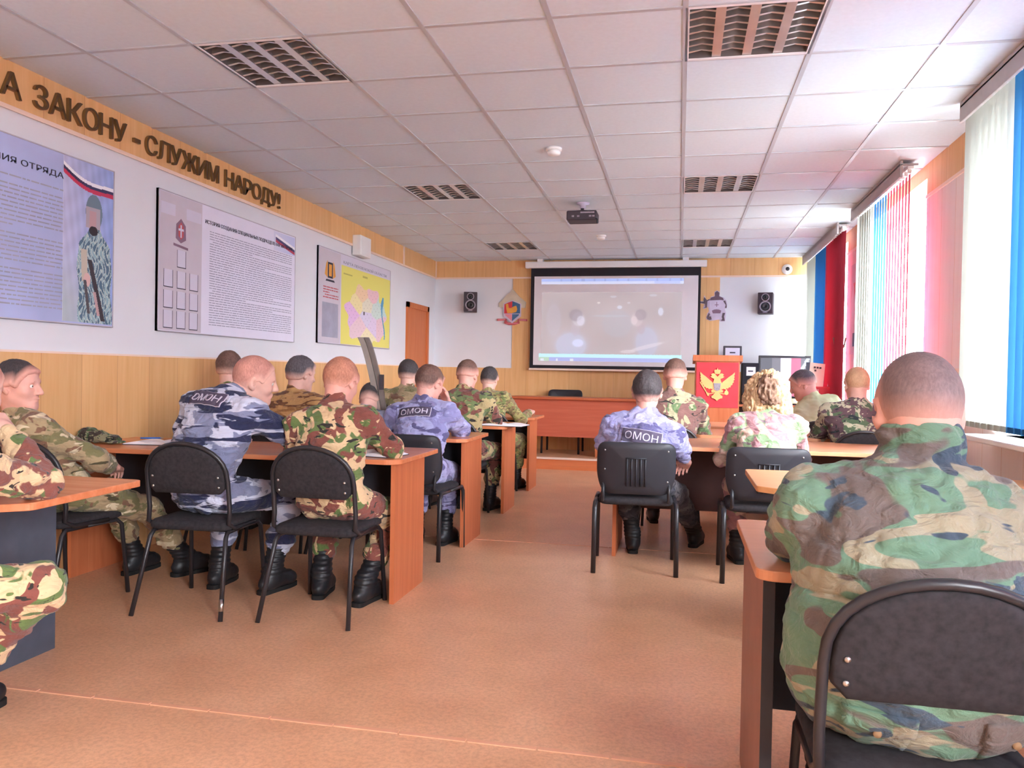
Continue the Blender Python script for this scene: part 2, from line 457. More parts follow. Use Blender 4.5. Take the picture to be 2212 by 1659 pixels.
# floor seams: thin strips with joints
def seam(name, y, x0, x1, wd, n):
    m = MB(); rnd = random.Random(n)
    st = (x1 - x0) / n
    for k in range(n):
        a = x0 + k * st; j = rnd.uniform(-.002, .002)
        m.box((a + .004, y - wd / 2 + j, 0), (a + st - .004, y + wd / 2 + j, .003))
    struct(m.build(name, plain('floor seam strip', (226, 170, 138), .5)))
seam('trim_1', 2.53, -3.5, 1.7, .02, 22); seam('trim_2', 5.62, -3.5, 1.7, .012, 12)
M['speck'] = plain('floor scuff', (120, 84, 66), .7)

# suspended ceiling: tiles and bars, open where the lights sit
GX0, GY0 = -.007, 3.552
LIGHTS = [(i, j) for j in (-10, -5, 0, 5, 10) for i in (-4, 0)]
m = MB()
for i in range(-6, 4):
    for j in range(-16, 13):
        if (i, j) in LIGHTS: continue
        x0, x1 = max(GX0 + .6 * i, XL), min(GX0 + .6 * (i + 1), XR); y0, y1 = max(GY0 + .6 * j, YF), min(GY0 + .6 * (j + 1), YB)
        if x1 - x0 < .01 or y1 - y0 < .01: continue
        m.add([(x0, y0, CH), (x0, y1, CH), (x1, y1, CH), (x1, y0, CH)], [(0, 1, 2, 3)])
m.mat(1)
for i in range(-5, 3):
    x = GX0 + .6 * i; m.box((x - .012, YF, CH - .006), (x + .012, YB, CH + .001))
for j in range(-15, 13):
    y = GY0 + .6 * j; m.box((XL, y - .012, CH - .005), (XR, y + .012, CH + .001))
m.mat(0).box((XL - .2, YF, CH + .25), (XR + .2, YB + .2, CH + .32))
struct(m.build('ceiling', [M['ceil'], M['bar']]))

# recessed louvre lights
def louvre_light():
    e = empty('louvre_light')
    m = MB(); w_ = .588
    h = w_ / 2
    m.box((-h, -h, .10), (h, h, .115))
    for a in (-1, 1):
        m.box((a * h, -h, 0), (a * (h - .012), h, .10)); m.box((-h, a * h, 0), (h, a * (h - .012), .10))
    m.build('housing', plain('lamp housing', (104, 98, 96), .5), e)
    m = MB()
    for k in range(1, 4):
        x = -h + w_ * k / 4
        m.add([(x - .022, -h, .002), (x + .022, -h, .002), (x + .003, -h, .05), (x - .003, -h, .05), (x - .022, h, .002), (x + .022, h, .002), (x + .003, h, .05), (x - .003, h, .05)],
              [(0, 1, 5, 4), (1, 2, 6, 5), (2, 3, 7, 6), (3, 0, 4, 7), (0, 3, 2, 1), (4, 5, 6, 7)])
    for k in range(1, 8):
        y = -h + w_ * k / 8
        for q in range(4):
            x0, x1 = -h + w_ * q / 4 + .004, -h + w_ * (q + 1) / 4 - .004
            m.add([(x0, y - .010, .004), (x1, y - .010, .004), ((x0 + x1) / 2, y - .007, .016), (x0, y - .001, .05), (x1, y - .001, .05),
                   (x0, y + .010, .004), (x1, y + .010, .004), ((x0 + x1) / 2, y + .007, .016), (x0, y + .001, .05), (x1, y + .001, .05)],
                  [(0, 2, 3), (2, 1, 4), (2, 4, 3), (5, 8, 7), (7, 9, 6), (7, 8, 9), (0, 5, 7, 2), (2, 7, 6, 1)])
    m.build('louvre', M['alu'], e)
    for q in range(4):
        x = -h + w_ * (q + .5) / 4
        MB().tube([(x, -h + .02, .075), (x, h - .02, .075)], .012, 10).build('fluorescent_tube', M['white'], e)
    m = MB()
    for a in (-1, 1): m.box((a * (h + .006), -h - .006, -.006), (a * (h - .012), h + .006, 0)); m.box((-h - .006, a * (h + .006), -.006), (h + .006, a * (h - .012), 0))
    m.build('light_frame', M['white'], e)
    return e
ll = louvre_light()
WHERE = {0: 'nearest', 5: 'middle', 10: 'farthest'}
first = True
for (i, j) in LIGHTS:
    if j < 0: continue
    e = ll if first else copy_tree(ll); first = False
    e.location = (GX0 + .6 * i + .3, GY0 + .6 * j + .3, CH)
    side = 'left ceiling row, on the slogan wall side' if i == -4 else 'right ceiling row, on the window side'
    tag(e, f'{WHERE[j]} square mirror louvre light in the {side}', 'ceiling light', 'louvre ceiling lights')

# walls
m = MB().box((XL - .2, YF, 0), (XL, YB + .2, CH + .1)); struct(m.build('wall_left', M['wall']))
m = MB().box((XL - .2, YB, 0), (XR + .3, YB + .2, CH + .1)); struct(m.build('wall_back', M['wall']))
m = MB().box((XL - .2, YF - .2, 0), (XR + .3, YF, CH + .1)); struct(m.build('wall_front', M['wall']))
m = MB()
ys = [YF] + [y for ab in WINS for y in ab] + [YB]
for k in range(0, len(ys), 2): m.box((XR, ys[k], 0), (XR + .3, ys[k + 1], CH + .1))
for a, b in WINS: m.box((XR, a, 0), (XR + .3, b, WZ0)); m.box((XR, a, WZ1), (XR + .3, b, CH + .1))
struct(m.build('wall_right', M['wall']))
# wood panelling bands
BZ, WT = 2.58, 1.29
m = MB(); m.box((XL, YF, 0), (XL + .012, 9.90, WT)); m.box((XL, 10.78, 0), (XL + .012, YB, WT)); m.box((XL, YF, BZ), (XL + .012, YB, CH))
struct(m.build('trim_3', M['panel']))
m = MB(); m.box((XL + .012, YB - .012, 0), (XR, YB, WT)); m.box((XL + .012, YB - .012, BZ), (XR, YB, CH)); m.box((-2.36, YB - .012, WT), (.51, YB, BZ))
struct(m.build('trim_4', M['panel']))
m = MB()
m.box((XL + .012, YF, BZ - .012), (XL + .018, YB, BZ + .012)); m.box((XL + .012, YB - .018, BZ - .012), (XR, YB - .012, BZ + .012))
m.box((XL + .012, 9.71, BZ), (XL + .02, 9.76, CH)); m.box((XL + .012, YB - .05, BZ), (XL + .022, YB - .012, CH)); m.box((XL, YF, WT - .006), (XL + .014, 9.89, WT + .006))
struct(m.build('trim_5', M['trimw']))
# piers between the windows: panelled, wood at the top
M['pier'] = wood('pale pier panelling', (226, 212, 210), (232, 220, 218), 'z', .5, plank=.29)
m = MB(); mt = MB()
for a, b in [(YF, WINS[0][0])] + [(WINS[k][1], WINS[k + 1][0]) for k in range(len(WINS) - 1)] + [(WINS[-1][1], YB)]:
    m.box((XR - .012, a, 0), (XR, b, BZ)); mt.box((XR - .012, a, BZ), (XR, b, CH))
for a, b in WINS: m.box((XR - .012, a, 0), (XR, b, WZ0 - .02)); mt.box((XR - .012, a, WZ1), (XR, b, CH))
struct(m.build('trim_6', M['pier'])); struct(mt.build('trim_7', M['panel']))
m = MB()
for a, b in [(WINS[k][1], WINS[k + 1][0]) for k in range(len(WINS) - 1)]:
    m.box((XR - .02, a, WT - .012), (XR - .012, b, WT + .012)); m.box((XR - .02, a, BZ - .012), (XR - .012, b, BZ + .012))
struct(m.build('trim_8', M['trimw']))

# windows
for k, (a, b) in enumerate(WINS):
    fx = XR + .18
    m = MB()
    m.box((fx, a, WZ0), (fx + .06, b, WZ0 + .06)); m.box((fx, a, WZ1 - .06), (fx + .06, b, WZ1)); m.box((fx, a, WZ0), (fx + .06, a + .06, WZ1)); m.box((fx, b - .06, WZ0), (fx + .06, b, WZ1))
    c = a * .7 + b * .3; m.box((fx, c - .04, WZ0), (fx + .06, c + .04, WZ1))
    wdw = struct(m.build(f'window_{k + 1}', M['white']))
    MB().box((fx + .025, a + .05, WZ0 + .05), (fx + .031, b - .05, WZ1 - .05)).build('pane', M['glass'], wdw)
    MB().box((XR - .2, a - .06, WZ0 - .03), (fx, b + .06, WZ0)).build('window_sill', M['white'], wdw, bevel=.006)

# vertical blinds, white, blue and red like the flag
def blind(a, b, cut, angles, label, grp):
    e = empty('vertical_blind', (XR - .16, (a + b) / 2, CH - .012))
    L = b - a
    MB().box((-.075, -L / 2, -.11), (-.055, L / 2, .008)).box((-.075, -L / 2, -.03), (.05, L / 2, -.012)).build('pelmet', M['pelmet'], e, bevel=.004)
    MB().box((-.02, -L / 2 + .01, -.05), (.02, L / 2 - .01, -.03)).build('head_rail', M['white'], e)
    n = int(L / .085); top, bot = -.075, -(CH - .98)
    for q in range(n):
        t = (q + .5) / n; y = L / 2 - t * L              # t = 0 at the far end
        mt = M['slw'] if t < cut[0] else (M['slb'] if t < cut[1] else M['slr'])
        an = R(np.interp(t, [0, cut[0], cut[1], 1], angles)); hw = .0635
        dx, dy = math.sin(an) * hw, math.cos(an) * hw
        mm = MB(); vs = []; fs = []
        for r_ in range(2):
            for c_ in range(5):
                s_ = (c_ - 2) / 2; cv = .006 * (1 - s_ * s_)
                vs.append((dx * s_ + cv, y + dy * s_, top if r_ == 0 else bot))
        for c_ in range(4): fs.append((c_, c_ + 1, 6 + c_, 5 + c_))
        mm.add(vs, fs, True).mat(1).box((-.012, y - .008, top), (.012, y + .008, -.05)).mat(2).box((dx * -.9 - .002, y - dy * .9, bot - .0), (dx * .9 + .002, y + dy * .9, bot + .03))
        mm.build('slat', [mt, M['white'], mt], e)
    return tag(e, label, 'blind', 'vertical blinds')
M['pelmet'] = plain('grey pelmet', (176, 168, 168), .6, var=.03)
blind(8.66, 11.02, (.30, .60), (-14, -14, -12, -10), 'farthest white, blue and red vertical blind beside the screen wall corner', 0)
blind(6.28, 8.0, (.36, .62), (-10, 5, 9.5, 10.5), 'middle vertical blind of partly turned slats, behind the large seated man\'s head', 0)
blind(2.6, 5.02, (.27, .62), (-40, -40, -40, -40), 'nearest vertical blind with white and blue slats at the right edge', 0)

blind(.35, 2.5, (.33, .66), (-18, -18, -18, -18), 'unseen vertical blind of turned slats, added to dim the window beside the large seated man', 0)  # out of view; added to cut the daylight near the camera

# door on the left wall
d = MB().box((XL - .02, 9.96, .0), (XL + .012, 10.72, 2.06)).build('door_1', M['door']); struct(d)
m = MB(); m.box((XL - .02, 9.89, 0), (XL + .03, 9.96, 2.13)); m.box((XL - .02, 10.72, 0), (XL + .03, 10.79, 2.13)); m.box((XL - .02, 9.89, 2.06), (XL + .03, 10.79, 2.13))
m.build('door_frame', M['door'], d)
MB().tube([(XL + .012, 10.05, 1.0), (XL + .06, 10.05, 1.0), (XL + .06, 10.16, 1.0)], .009).build('door_handle', M['steel'], d)

# stage
STY, STZ = 10.02, .15
m = MB(); m.box((XL + .012, STY, 0), (XR - .012, YB - .012, STZ - .012)); m.mat(1).box((XL + .012, STY - .004, STZ - .012), (XR - .012, YB - .012, STZ)); m.mat(2).box((XL + .012, STY - .012, STZ - .022), (XR - .012, STY + .02, STZ + .003))
m.mat(3).box((XL + .012, STY - .014, 0), (XR - .012, STY, .045))
o = m.build('trim_9', [M['stage'], M['floor'], M['trimw'], M['stage']]); struct(o)

# ------------------------------------------------------------------ slogan
SL = [('СЛУЖА', 2.93, 3.65), ('ЗАКОНУ', 3.735, 4.48), ('-', 4.55, 4.61), ('СЛУЖИМ', 4.67, 5.52), ('НАРОДУ!', 5.61, 6.48)]
ORD = ['first', 'second', 'third', 'fourth', 'fifth', 'sixth', 'seventh']
RELW = {'Ж': 1.45, 'М': 1.2, 'А': 1.1, 'Д': 1.15, 'Л': 1.1, '!': .32, '-': .6, 'И': 1.05, 'О': 1.1, 'З': .9}
for wd, y0, y1 in SL:
    tot = sum(RELW.get(c, 1.0) for c in wd); gap = .10
    unit = (y1 - y0) / (tot + gap * (len(wd) - 1)); y = y0
    for k, c in enumerate(wd):
        ww = RELW.get(c, 1.0) * unit
        if not (wd == 'СЛУЖА' and k < 3):
            z0, hh = (2.633, .132) if c not in 'Д' else (2.612, .153)
            if c == '-': z0, hh = 2.675, .026
            if wd == 'СЛУЖА' and c == 'А' or True:
                o = wall_text('wall_letter', c, (XL + .0125, y, z0), (0, 1, 0), (0, 0, 1), ww, hh, [M['letter'], M['lettere']], None, .02, ocenter=True)
            nm = {'-': 'dash', '!': 'exclamation mark'}.get(c, f'letter {c}')
            lab = f'brown raised {nm} between the two halves of the slogan' if c == '-' else f'brown raised {nm}, {ORD[k]} character of {wd} on the left wall'
            tag(o, lab, 'letter', 'letters of the wall slogan')
        y += ww + gap * unit

# ------------------------------------------------------------------ boards on the left wall
def lw(y, z, off=0): return (XL + off, y, z)
def lquad(m, y0, z0, y1, z1, off):
    return m.add([lw(y0, z0, off), lw(y1, z0, off), lw(y1, z1, off), lw(y0, z1, off)], [(0, 1, 2, 3)])
def textrows(y0, y1, z1, z0, pitch, hgt, seed, off, para=.12):
    m = MB(); rnd = random.Random(seed); z = z1
    while z > z0:
        y = y0 + (.04 if rnd.random() < para else 0); end = y1 if rnd.random() > para else y0 + (y1 - y0) * rnd.uniform(.3, .8)
        while y < end - .01:
            q = min(end, y + rnd.uniform(.02, .085)); lquad(m, y, z, q, z + hgt, off); y = q + .008
        z -= pitch
    return m
def board(name, y0, y1, z0, z1, label, mat):
    e = empty(name, lw(y0, z0))
    e.location = (XL, (y0 + y1) / 2, z0)
    def B(mm, nm, mats): return mm.build(nm, mats, e, origin=None) if False else _b(mm, nm, mats)
    def _b(mm, nm, mats):
        o = mm.build(nm, mats, e); o.location = (-XL, -(y0 + y1) / 2, -z0); return o
    _b(MB().box(lw(y0, z0, .002), lw(y1, z1, .02)), 'board_panel', mat)
    fr = MB()
    for a in ((y0, z0, y1, z0 + .006), (y0, z1 - .006, y1, z1), (y0, z0, y0 + .006, z1), (y1 - .006, z0, y1, z1)): fr.box(lw(a[0], a[1], .002), lw(a[2], a[3], .024))
    _b(fr, 'board_frame', M['framem'])
    tag(e, label, 'notice board')
    return e, _b
def off_child(o, y0, y1, z0): o.location = (-XL, -(y0 + y1) / 2, -z0)

# board 1: text and a soldier in a helmet (only its right part is in view)
P1 = (2.55, 4.38, 1.46, 2.44)
e, B = board('notice_board', *P1, 'notice board at the left edge with a helmeted soldier picture', M['boardb'])
B(textrows(2.62, 3.96, 2.22, 1.52, .0235, .008, 1, .0215), 'body_text', M['ink'])
o = wall_text('heading', 'ОСНОВНЫЕ НАПРАВЛЕНИЯ ОТРЯДА', lw(2.62, 2.285, .021), (0, 1, 0), (0, 0, 1), 1.34, .04, [M['inkd']], e, .002); off_child(o, P1[0], P1[1], P1[2])
def soldier(u, v):
    n1 = np.sin(u * 40 + 3 * np.sin(v * 31)) * np.sin(v * 47 + 4 * np.sin(u * 23)); n2 = np.sin(u * 17 + v * 29) * np.cos(u * 31 - v * 13)
    c = np.stack([150 + 40 * (1 - u), 170 + 22 * (1 - u) + 0 * v, 222 + 0 * u], -1)
    c = c + (n2 * 9)[..., None]
    lo = np.clip((.45 - v) * 3, 0, 1)[..., None]; c = c * (1 - lo * (1 - u[..., None]) * .8) + np.array([176, 190, 190]) * lo * (1 - u[..., None]) * .8
    def put(mask, col):
        nonlocal c; c = np.where(mask[..., None], np.array(col, float) if np.ndim(col) == 1 else col, c)
    cam = np.where((n1 > .1)[..., None], np.array([88, 116, 136.]), np.where((n1 < -.35)[..., None], np.array([146, 178, 188.]), np.array([186, 202, 198.])))
    tt = np.clip((.60 - v) / .12, 0, 1); wd_ = .10 + .24 * tt * tt * (3 - 2 * tt) + .02 * np.sin(v * 23)
    body = (np.abs(u - .62 - .06 * np.clip(.4 - v, 0, 1)) < wd_) & (v < .60)
    put(body, cam)
    put((np.abs(u - .42 - (.3 - v) * .1) < .06) & (v < .46) & (v > .26), [196, 186, 170]); put(((u - .47) / .07) ** 2 + ((v - .27) / .045) ** 2 < 1, [214, 180, 176])
    put((np.abs(u - (.50 + (.42 - v) * .75)) < .045) & (v < .40) & (v > .02), [72, 66, 72]); put((np.abs(u - (.42 + (.28 - v) * .4)) < .03) & (v < .27) & (v > .06), [92, 88, 92])
    put((np.abs(u - (.62 + (.2 - v) * .6)) < .03) & (v < .2) & (v > .05), [190, 160, 160])
    put(((u - .60) / .17) ** 2 + ((v - .70) / .115) ** 2 < 1, [112, 132, 146]); put((np.abs(u - .58) < .145) & (np.abs(v - .665) < .065), [176, 166, 176])
    put((np.abs(u - .58) < .07) & (np.abs(v - .655) < .055), [190, 158, 160]); put(((u - .59) / .09) ** 2 + ((v - .585) / .03) ** 2 < 1, [58, 54, 60])
    s = .945 - .10 * u - .03 * np.sin(u * 4)
    put((v > s) & (v < s + .022), [240, 240, 246]); put((v <= s) & (v > s - .02), [66, 62, 96]); put((v <= s - .02) & (v > s - .045), [196, 62, 92])
    return c
o = picture('soldier_picture', soldier, 110, 220, lw(3.96, 1.475, .0212), (0, 1, 0), (0, 0, 1), .41, .955, M['print'], e, .001); off_child(o, P1[0], P1[1], P1[2])

# board 2: history text and empty photo frames
P2 = (4.815, 6.785, 1.465, 2.44)
e, B = board('notice_board', *P2, 'notice board with ten empty photo frames and rows of text', M['boardw'])
B(lquad(MB(), 4.83, 1.475, 5.32, 2.43, .0208), 'side_panel', M['boardg'])
B(lquad(MB(), 4.84, 2.28, 5.0, 2.36, .0214), 'white_band', M['boardl']); B(lquad(MB(), 5.13, 2.28, 5.31, 2.36, .0214), 'white_band', M['boardl'])
m = MB()
for (r_, cs) in ((1.925, (1,)), (1.775, (0, 1, 2)), (1.63, (0, 1, 2)), (1.49, (0, 1, 2))):
    for c_ in cs:
        a = 4.875 + c_ * .148; b = a + .105; t = r_ + .125
        m.mat(0); lquad(m, a, r_, b, t, .0214)
        m.mat(1); lquad(m, a, r_, b, r_ + .006, .022); lquad(m, a, r_, a + .005, t, .022); lquad(m, b - .005, r_, b, t, .022)
B(m, 'photo_frames', [M['boardl'], M['inkd']])
m = MB()
def lpoly(m, pts, off): return m.add([lw(y, z, off) for y, z in pts], [tuple(range(len(pts)))])
cy, cz = 5.065, 2.20
lpoly(m, [(cy - .06, cz - .07), (cy + .0, cz - .1), (cy + .06, cz - .07), (cy + .055, cz + .03), (cy, cz + .075), (cy - .055, cz + .03)], .0216)
m.mat(1); lpoly(m, [(cy - .03, cz - .05), (cy, cz - .075), (cy + .03, cz - .05), (cy + .03, cz + .02), (cy, cz + .05), (cy - .03, cz + .02)], .0222)
m.mat(2); lpoly(m, [(cy - .008, cz - .06), (cy + .008, cz - .06), (cy + .008, cz + .03), (cy - .008, cz + .03)], .0226); lpoly(m, [(cy - .03, cz - .012), (cy + .03, cz - .012), (cy + .03, cz + .004), (cy - .03, cz + .004)], .0227)
m.mat(3); lpoly(m, [(cy - .085, cz - .125), (cy + .085, cz - .14), (cy + .085, cz - .122), (cy - .085, cz - .107)], .0218)
m.mat(4); lpoly(m, [(cy - .09, cz + .08), (cy + .09, cz + .07), (cy, cz + .16)], .0212)
B(m, 'crest', [M['mauve'], M['redink'], M['boardl'], M['mauve'], M['boardg']])
B(textrows(5.42, 6.72, 2.245, 1.53, .0185, .0065, 2, .0212), 'body_text', M['ink'])
o = wall_text('heading', 'ИСТОРИЯ СОЗДАНИЯ СПЕЦИАЛЬНЫХ ПОДРАЗДЕЛЕНИЙ МИЛИЦИИ', lw(5.36, 2.295, .021), (0, 1, 0), (0, 0, 1), 1.36, .042, [M['inkd']], e, .002); off_child(o, P2[0], P2[1], P2[2])
def flagcorner(u, v):
    s = .62 - .5 * (u - .35) ** 1.0 * .9
    c = np.stack([196 + 20 * (1 - u), 202 + 16 * (1 - u), 236 + 0 * u], -1)
    for k, col in ((.0, (238, 238, 246)), (-.14, (84, 80, 120)), (-.28, (190, 80, 104))):
        mk = (v < s + k + .14) & (v > s + k) & (u > .1); c = np.where(mk[..., None], np.array(col, float), c)
    return c
o = picture('flag_ribbon', flagcorner, 90, 40, lw(6.38, 2.26, .0203), (0, 1, 0), (0, 0, 1), .39, .165, M['print'], e, .001); off_child(o, P2[0], P2[1], P2[2])

# board 3: district map
P3 = (7.27, 9.25, 1.485, 2.445)
e, B = board('notice_board', *P3, 'notice board with a yellow district map', M['boardl'])
B(lquad(MB(), 7.29, 1.495, 7.79, 2.43, .0208), 'side_panel', M['boardg'])
m = MB(); lquad(m, 7.36, 1.55, 7.74, 1.90, .0214); B(m, 'grey_text_block', M['ink'])
B(textrows(7.38, 7.74, 2.05, 1.94, .026, .011, 5, .0214, .3), 'red_text', M['redink'])
m = MB(); cy, cz = 7.54, 2.24
lpoly(m, [(cy - .06, cz - .09), (cy + .06, cz - .09), (cy + .06, cz + .07), (cy - .06, cz + .07)], .0214); m.mat(1); lpoly(m, [(cy - .035, cz - .07), (cy + .035, cz - .07), (cy + .035, cz + .05), (cy - .035, cz + .05)], .022)
m.mat(2); lpoly(m, [(cy - .11, cz - .125), (cy + .11, cz - .125), (cy + .09, cz - .105), (cy - .09, cz - .105)], .0216); m.mat(3); lpoly(m, [(cy - .13, cz - .06), (cy - .065, cz - .09), (cy - .065, cz + .09), (cy - .1, cz + .05)], .0213); lpoly(m, [(cy + .065, cz - .09), (cy + .13, cz - .06), (cy + .1, cz + .05), (cy + .065, cz + .09)], .0213)
B(m, 'crest', [M['inkd'], M['egold'], M['inkd'], M['egold']])
def dmap(u, v):
    c = np.zeros(u.shape + (3,)) + np.array([228, 222, 120.])
    r_ = np.hypot((u - .5) / .40, (v - .40) / .40); an = np.arctan2(v - .4, u - .5)
    edge = 1 + .08 * np.sin(an * 7) + .05 * np.sin(an * 13 + 1)
    inside = r_ < edge
    cells = np.stack([np.hypot(u - a, v - b) for a, b in [(.2, .42), (.36, .25), (.5, .55), (.4, .68), (.62, .72), (.7, .5), (.62, .3), (.5, .12), (.78, .3), (.82, .62), (.3, .55), (.5, .38)]], -1).argmin(-1)
    pal = np.array([(228, 190, 226), (232, 206, 214), (226, 222, 200), (236, 206, 170), (232, 196, 202), (206, 224, 216), (224, 208, 232), (238, 228, 190), (230, 200, 210), (196, 222, 216), (238, 224, 170), (218, 212, 232)], float)
    c = np.where(inside[..., None], pal[cells], c)
    riv = np.abs(u - (.86 + .03 * np.sin(v * 9) - .03 * v)) < .012 + .018 * np.exp(-((v - .62) / .07) ** 2)
    c = np.where((riv & (v < .72) & (v > .12))[..., None], np.array([96, 160, 196.]), c)
    lab = ((np.sin(u * 90) * np.sin(v * 70 + 5 * np.floor(u * 6)) > .9) & inside) | ((np.abs(v - .9) < .012) & (np.abs(u - .12) < .08)) | ((np.abs(v - .93) < .012) & (np.abs(u - .45) < .05))
    c = np.where(lab[..., None], c * .82, c)
    c = np.where(((np.abs(u - .44) < .012) & (np.abs(v - .44) < .022))[..., None], np.array([70, 60, 60.]), c)
    return c
o = picture('district_map', dmap, 160, 110, lw(7.81, 1.495, .0203), (0, 1, 0), (0, 0, 1), 1.43, .83, M['print'], e, .001); off_child(o, P3[0], P3[1], P3[2])
o = wall_text('heading', 'КАРТА ПЕНЗЕНСКОЙ ОБЛАСТИ', lw(7.86, 2.345, .021), (0, 1, 0), (0, 0, 1), 1.25, .038, [M['ink']], e, .002); off_child(o, P3[0], P3[1], P3[2])

# white junction box over the map
m = MB().box((XL + .012, 8.10, 2.47), (XL + .11, 8.40, 2.69)); o = m.build('junction_box', M['white'], bevel=.008, origin=(XL + .012, 8.25, 2.47))
MB().box((.0981, -.13, .02), (.102, .13, .20)).build('box_cover', M['white'], o)
tag(o, 'white plastic box on the left wall above the yellow map', 'junction box')

# ------------------------------------------------------------------ screen wall
SY = YB - .1
e = empty('projection_screen', (-.91, SY, 2.7)); tag(e, 'pulled-down projection screen showing a film on the end wall', 'projection screen')
def P(mm, nm, mats, bevel=0, par=None):
    par = par or e
    o = mm.build(nm, mats, par, bevel=bevel); o.location = [-k for k in par.location]; return o
P(MB().box((-2.16, SY - .05, 2.70), (.33, SY + .05, 2.79)), 'case', M['white'], .01)
m = MB()
for x in (-1.95, .05): m.box((x - .04, SY - .04, 2.78), (x + .04, SY + .06, CH))
P(m, 'bracket', M['white'])
P(MB().box((-2.08, SY - .004, 1.29), (.255, SY + .004, 2.70)), 'black_border', M['screenblack'])
P(MB().box((-2.03, SY - .0065, 1.34), (.222, SY - .004, 2.585)), 'white_fabric', plain('screen fabric', (226, 222, 226), .85, var=.01))
P(MB().box((-2.09, SY - .018, 1.268), (.262, SY + .018, 1.296)), 'weight_bar', M['trimw'], .004)
def film(u, v):
    def blob(x, y, a, b, ang=0):
        co, si = math.cos(ang), math.sin(ang); p = ((u - x) * co + (v - y) * si) / a; q = (-(u - x) * si + (v - y) * co) / b
        return np.exp(-np.maximum(0, np.hypot(p, q) - .8) * 8)[..., None].clip(0, 1)
    c = np.zeros(u.shape + (3,)) + np.array([184, 174, 176.]) + (np.sin(u * 9) * np.sin(v * 7) * 5)[..., None]
    def mixin(mk, col, k=1):
        nonlocal c; k = k * .62; c = c * (1 - mk * k) + np.array(col, float) * mk * k
    mixin(blob(.09, .55, .06, .3), [190, 188, 206], .5); mixin(blob(.55, .5, .12, .25), [176, 180, 192], .6)
    mixin(blob(.22, .14, .13, .24), [188, 196, 224]); mixin(blob(.25, .40, .035, .12), [188, 180, 190]); mixin(blob(.27, .57, .05, .13), [206, 202, 212]); mixin(blob(.252, .63, .055, .11), [150, 142, 152]); mixin(blob(.288, .54, .032, .09), [216, 216, 234]); mixin(blob(.27, .18, .045, .07), [212, 224, 254])
    mixin(blob(.76, .20, .09, .28), [182, 188, 212]); mixin(blob(.72, .42, .03, .1), [184, 170, 176]); mixin(blob(.69, .57, .046, .13), [204, 190, 196]); mixin(blob(.715, .64, .045, .10), [156, 146, 154]); mixin(blob(.67, .55, .025, .08), [214, 202, 208])
    mixin(blob(.76, .13, .15, .03, .55), [212, 206, 214]); mixin(blob(.63, .05, .06, .03, .1), [212, 204, 210])
    mixin(blob(.415, .83, .012, .016), [236, 228, 228]); mixin(blob(.565, .76, .02, .03), [214, 224, 246]); mixin(blob(.63, .83, .012, .016), [206, 206, 222]); mixin(blob(.855, .69, .02, .07), [216, 226, 250])
    mixin(blob(.52, .93, .025, .02), [198, 198, 214]); mixin(blob(.8, .95, .03, .02), [200, 200, 216]); mixin(blob(.5, .62, .14, .02), [184, 190, 204], .7)
    return c
o = picture('film_picture', film, 160, 90, (-1.92, SY - .0067, 1.50), (1, 0, 0), (0, 0, 1), 1.93, .86, M['film'], e, .001); o.location = [-k for k in e.location]
def topbar(u, v):
    c = np.where((v < .45)[..., None], np.array([206, 214, 240.]), np.array([168, 186, 240.])); wv = (np.sin(u * 120) * np.sin(u * 37) > .6) & (v > .5)
    c = np.where(wv[..., None], c * .93, c); return np.where(((u > .8) & (u < .97) & (v < .45))[..., None], np.array([186, 198, 240.]), c)
o = picture('title_bar', topbar, 80, 4, (-1.93, SY - .0067, 2.475), (1, 0, 0), (0, 0, 1), 1.96, .075, M['film'], e, .001); o.location = [-k for k in e.location]
def botbar(u, v):
    c = np.where((v > .45)[..., None], np.array([190, 232, 238.]), np.array([170, 178, 226.]) + (u[..., None] < .08) * np.array([10, 30, -40.]))
    bl = (np.sin(u * 60) > .86) & (v < .3) & (u < .3) | ((u > .94) & (v < .3)); return np.where(bl[..., None], np.array([214, 222, 232.]), c)
o = picture('task_bar', botbar, 80, 6, (-1.95, SY - .0067, 1.40), (1, 0, 0), (0, 0, 1), 1.97, .105, M['film'], e, .001); o.location = [-k for k in e.location]

# loudspeakers on the end wall
def speaker(x, z, h, w_, label, yaw):
    e = empty('wall_speaker', (x, YB - .012, z), yaw)
    MB().box((-w_ / 2, -.22, 0), (w_ / 2, -.03, h)).build('cabinet', plain('speaker cabinet', (64, 50, 58), .5), e, bevel=.006)
    MB().box((-.03, -.05, h * .4), (.03, -.0, h * .6)).build('bracket', M['black'], e)
    for nm, zz, rr in (('tweeter', h * .77, .052), ('woofer', h * .34, .074)):
        d = MB().lathe([(rr * .74, .0), (rr * .55, .012), (rr * .22, .02), (rr * .2, .006), (.001, .002)], (0, -.219, zz), 'y', 24)
        d.build(nm, M['black'], e)
        q = MB(); prof = [(rr, .0), (rr, .008), (rr * .84, .009), (rr * .76, .0)]
        q.lathe(prof, (0, -.2195, zz), 'y', 28); q.build(nm + '_ring', M['silver'], e)
    MB().box((-.03, -.222, .012), (.03, -.219, .02)).build('badge', M['silver'], e)
    return tag(e, label, 'speaker', 'pair of wall speakers')
speaker(-2.98, 2.08, .28, .19, 'black two-cone speaker on the end wall left of the screen', R(14))
speaker(1.12, 2.06, .28, .19, 'black two-cone speaker on the end wall right of the screen', R(-10))

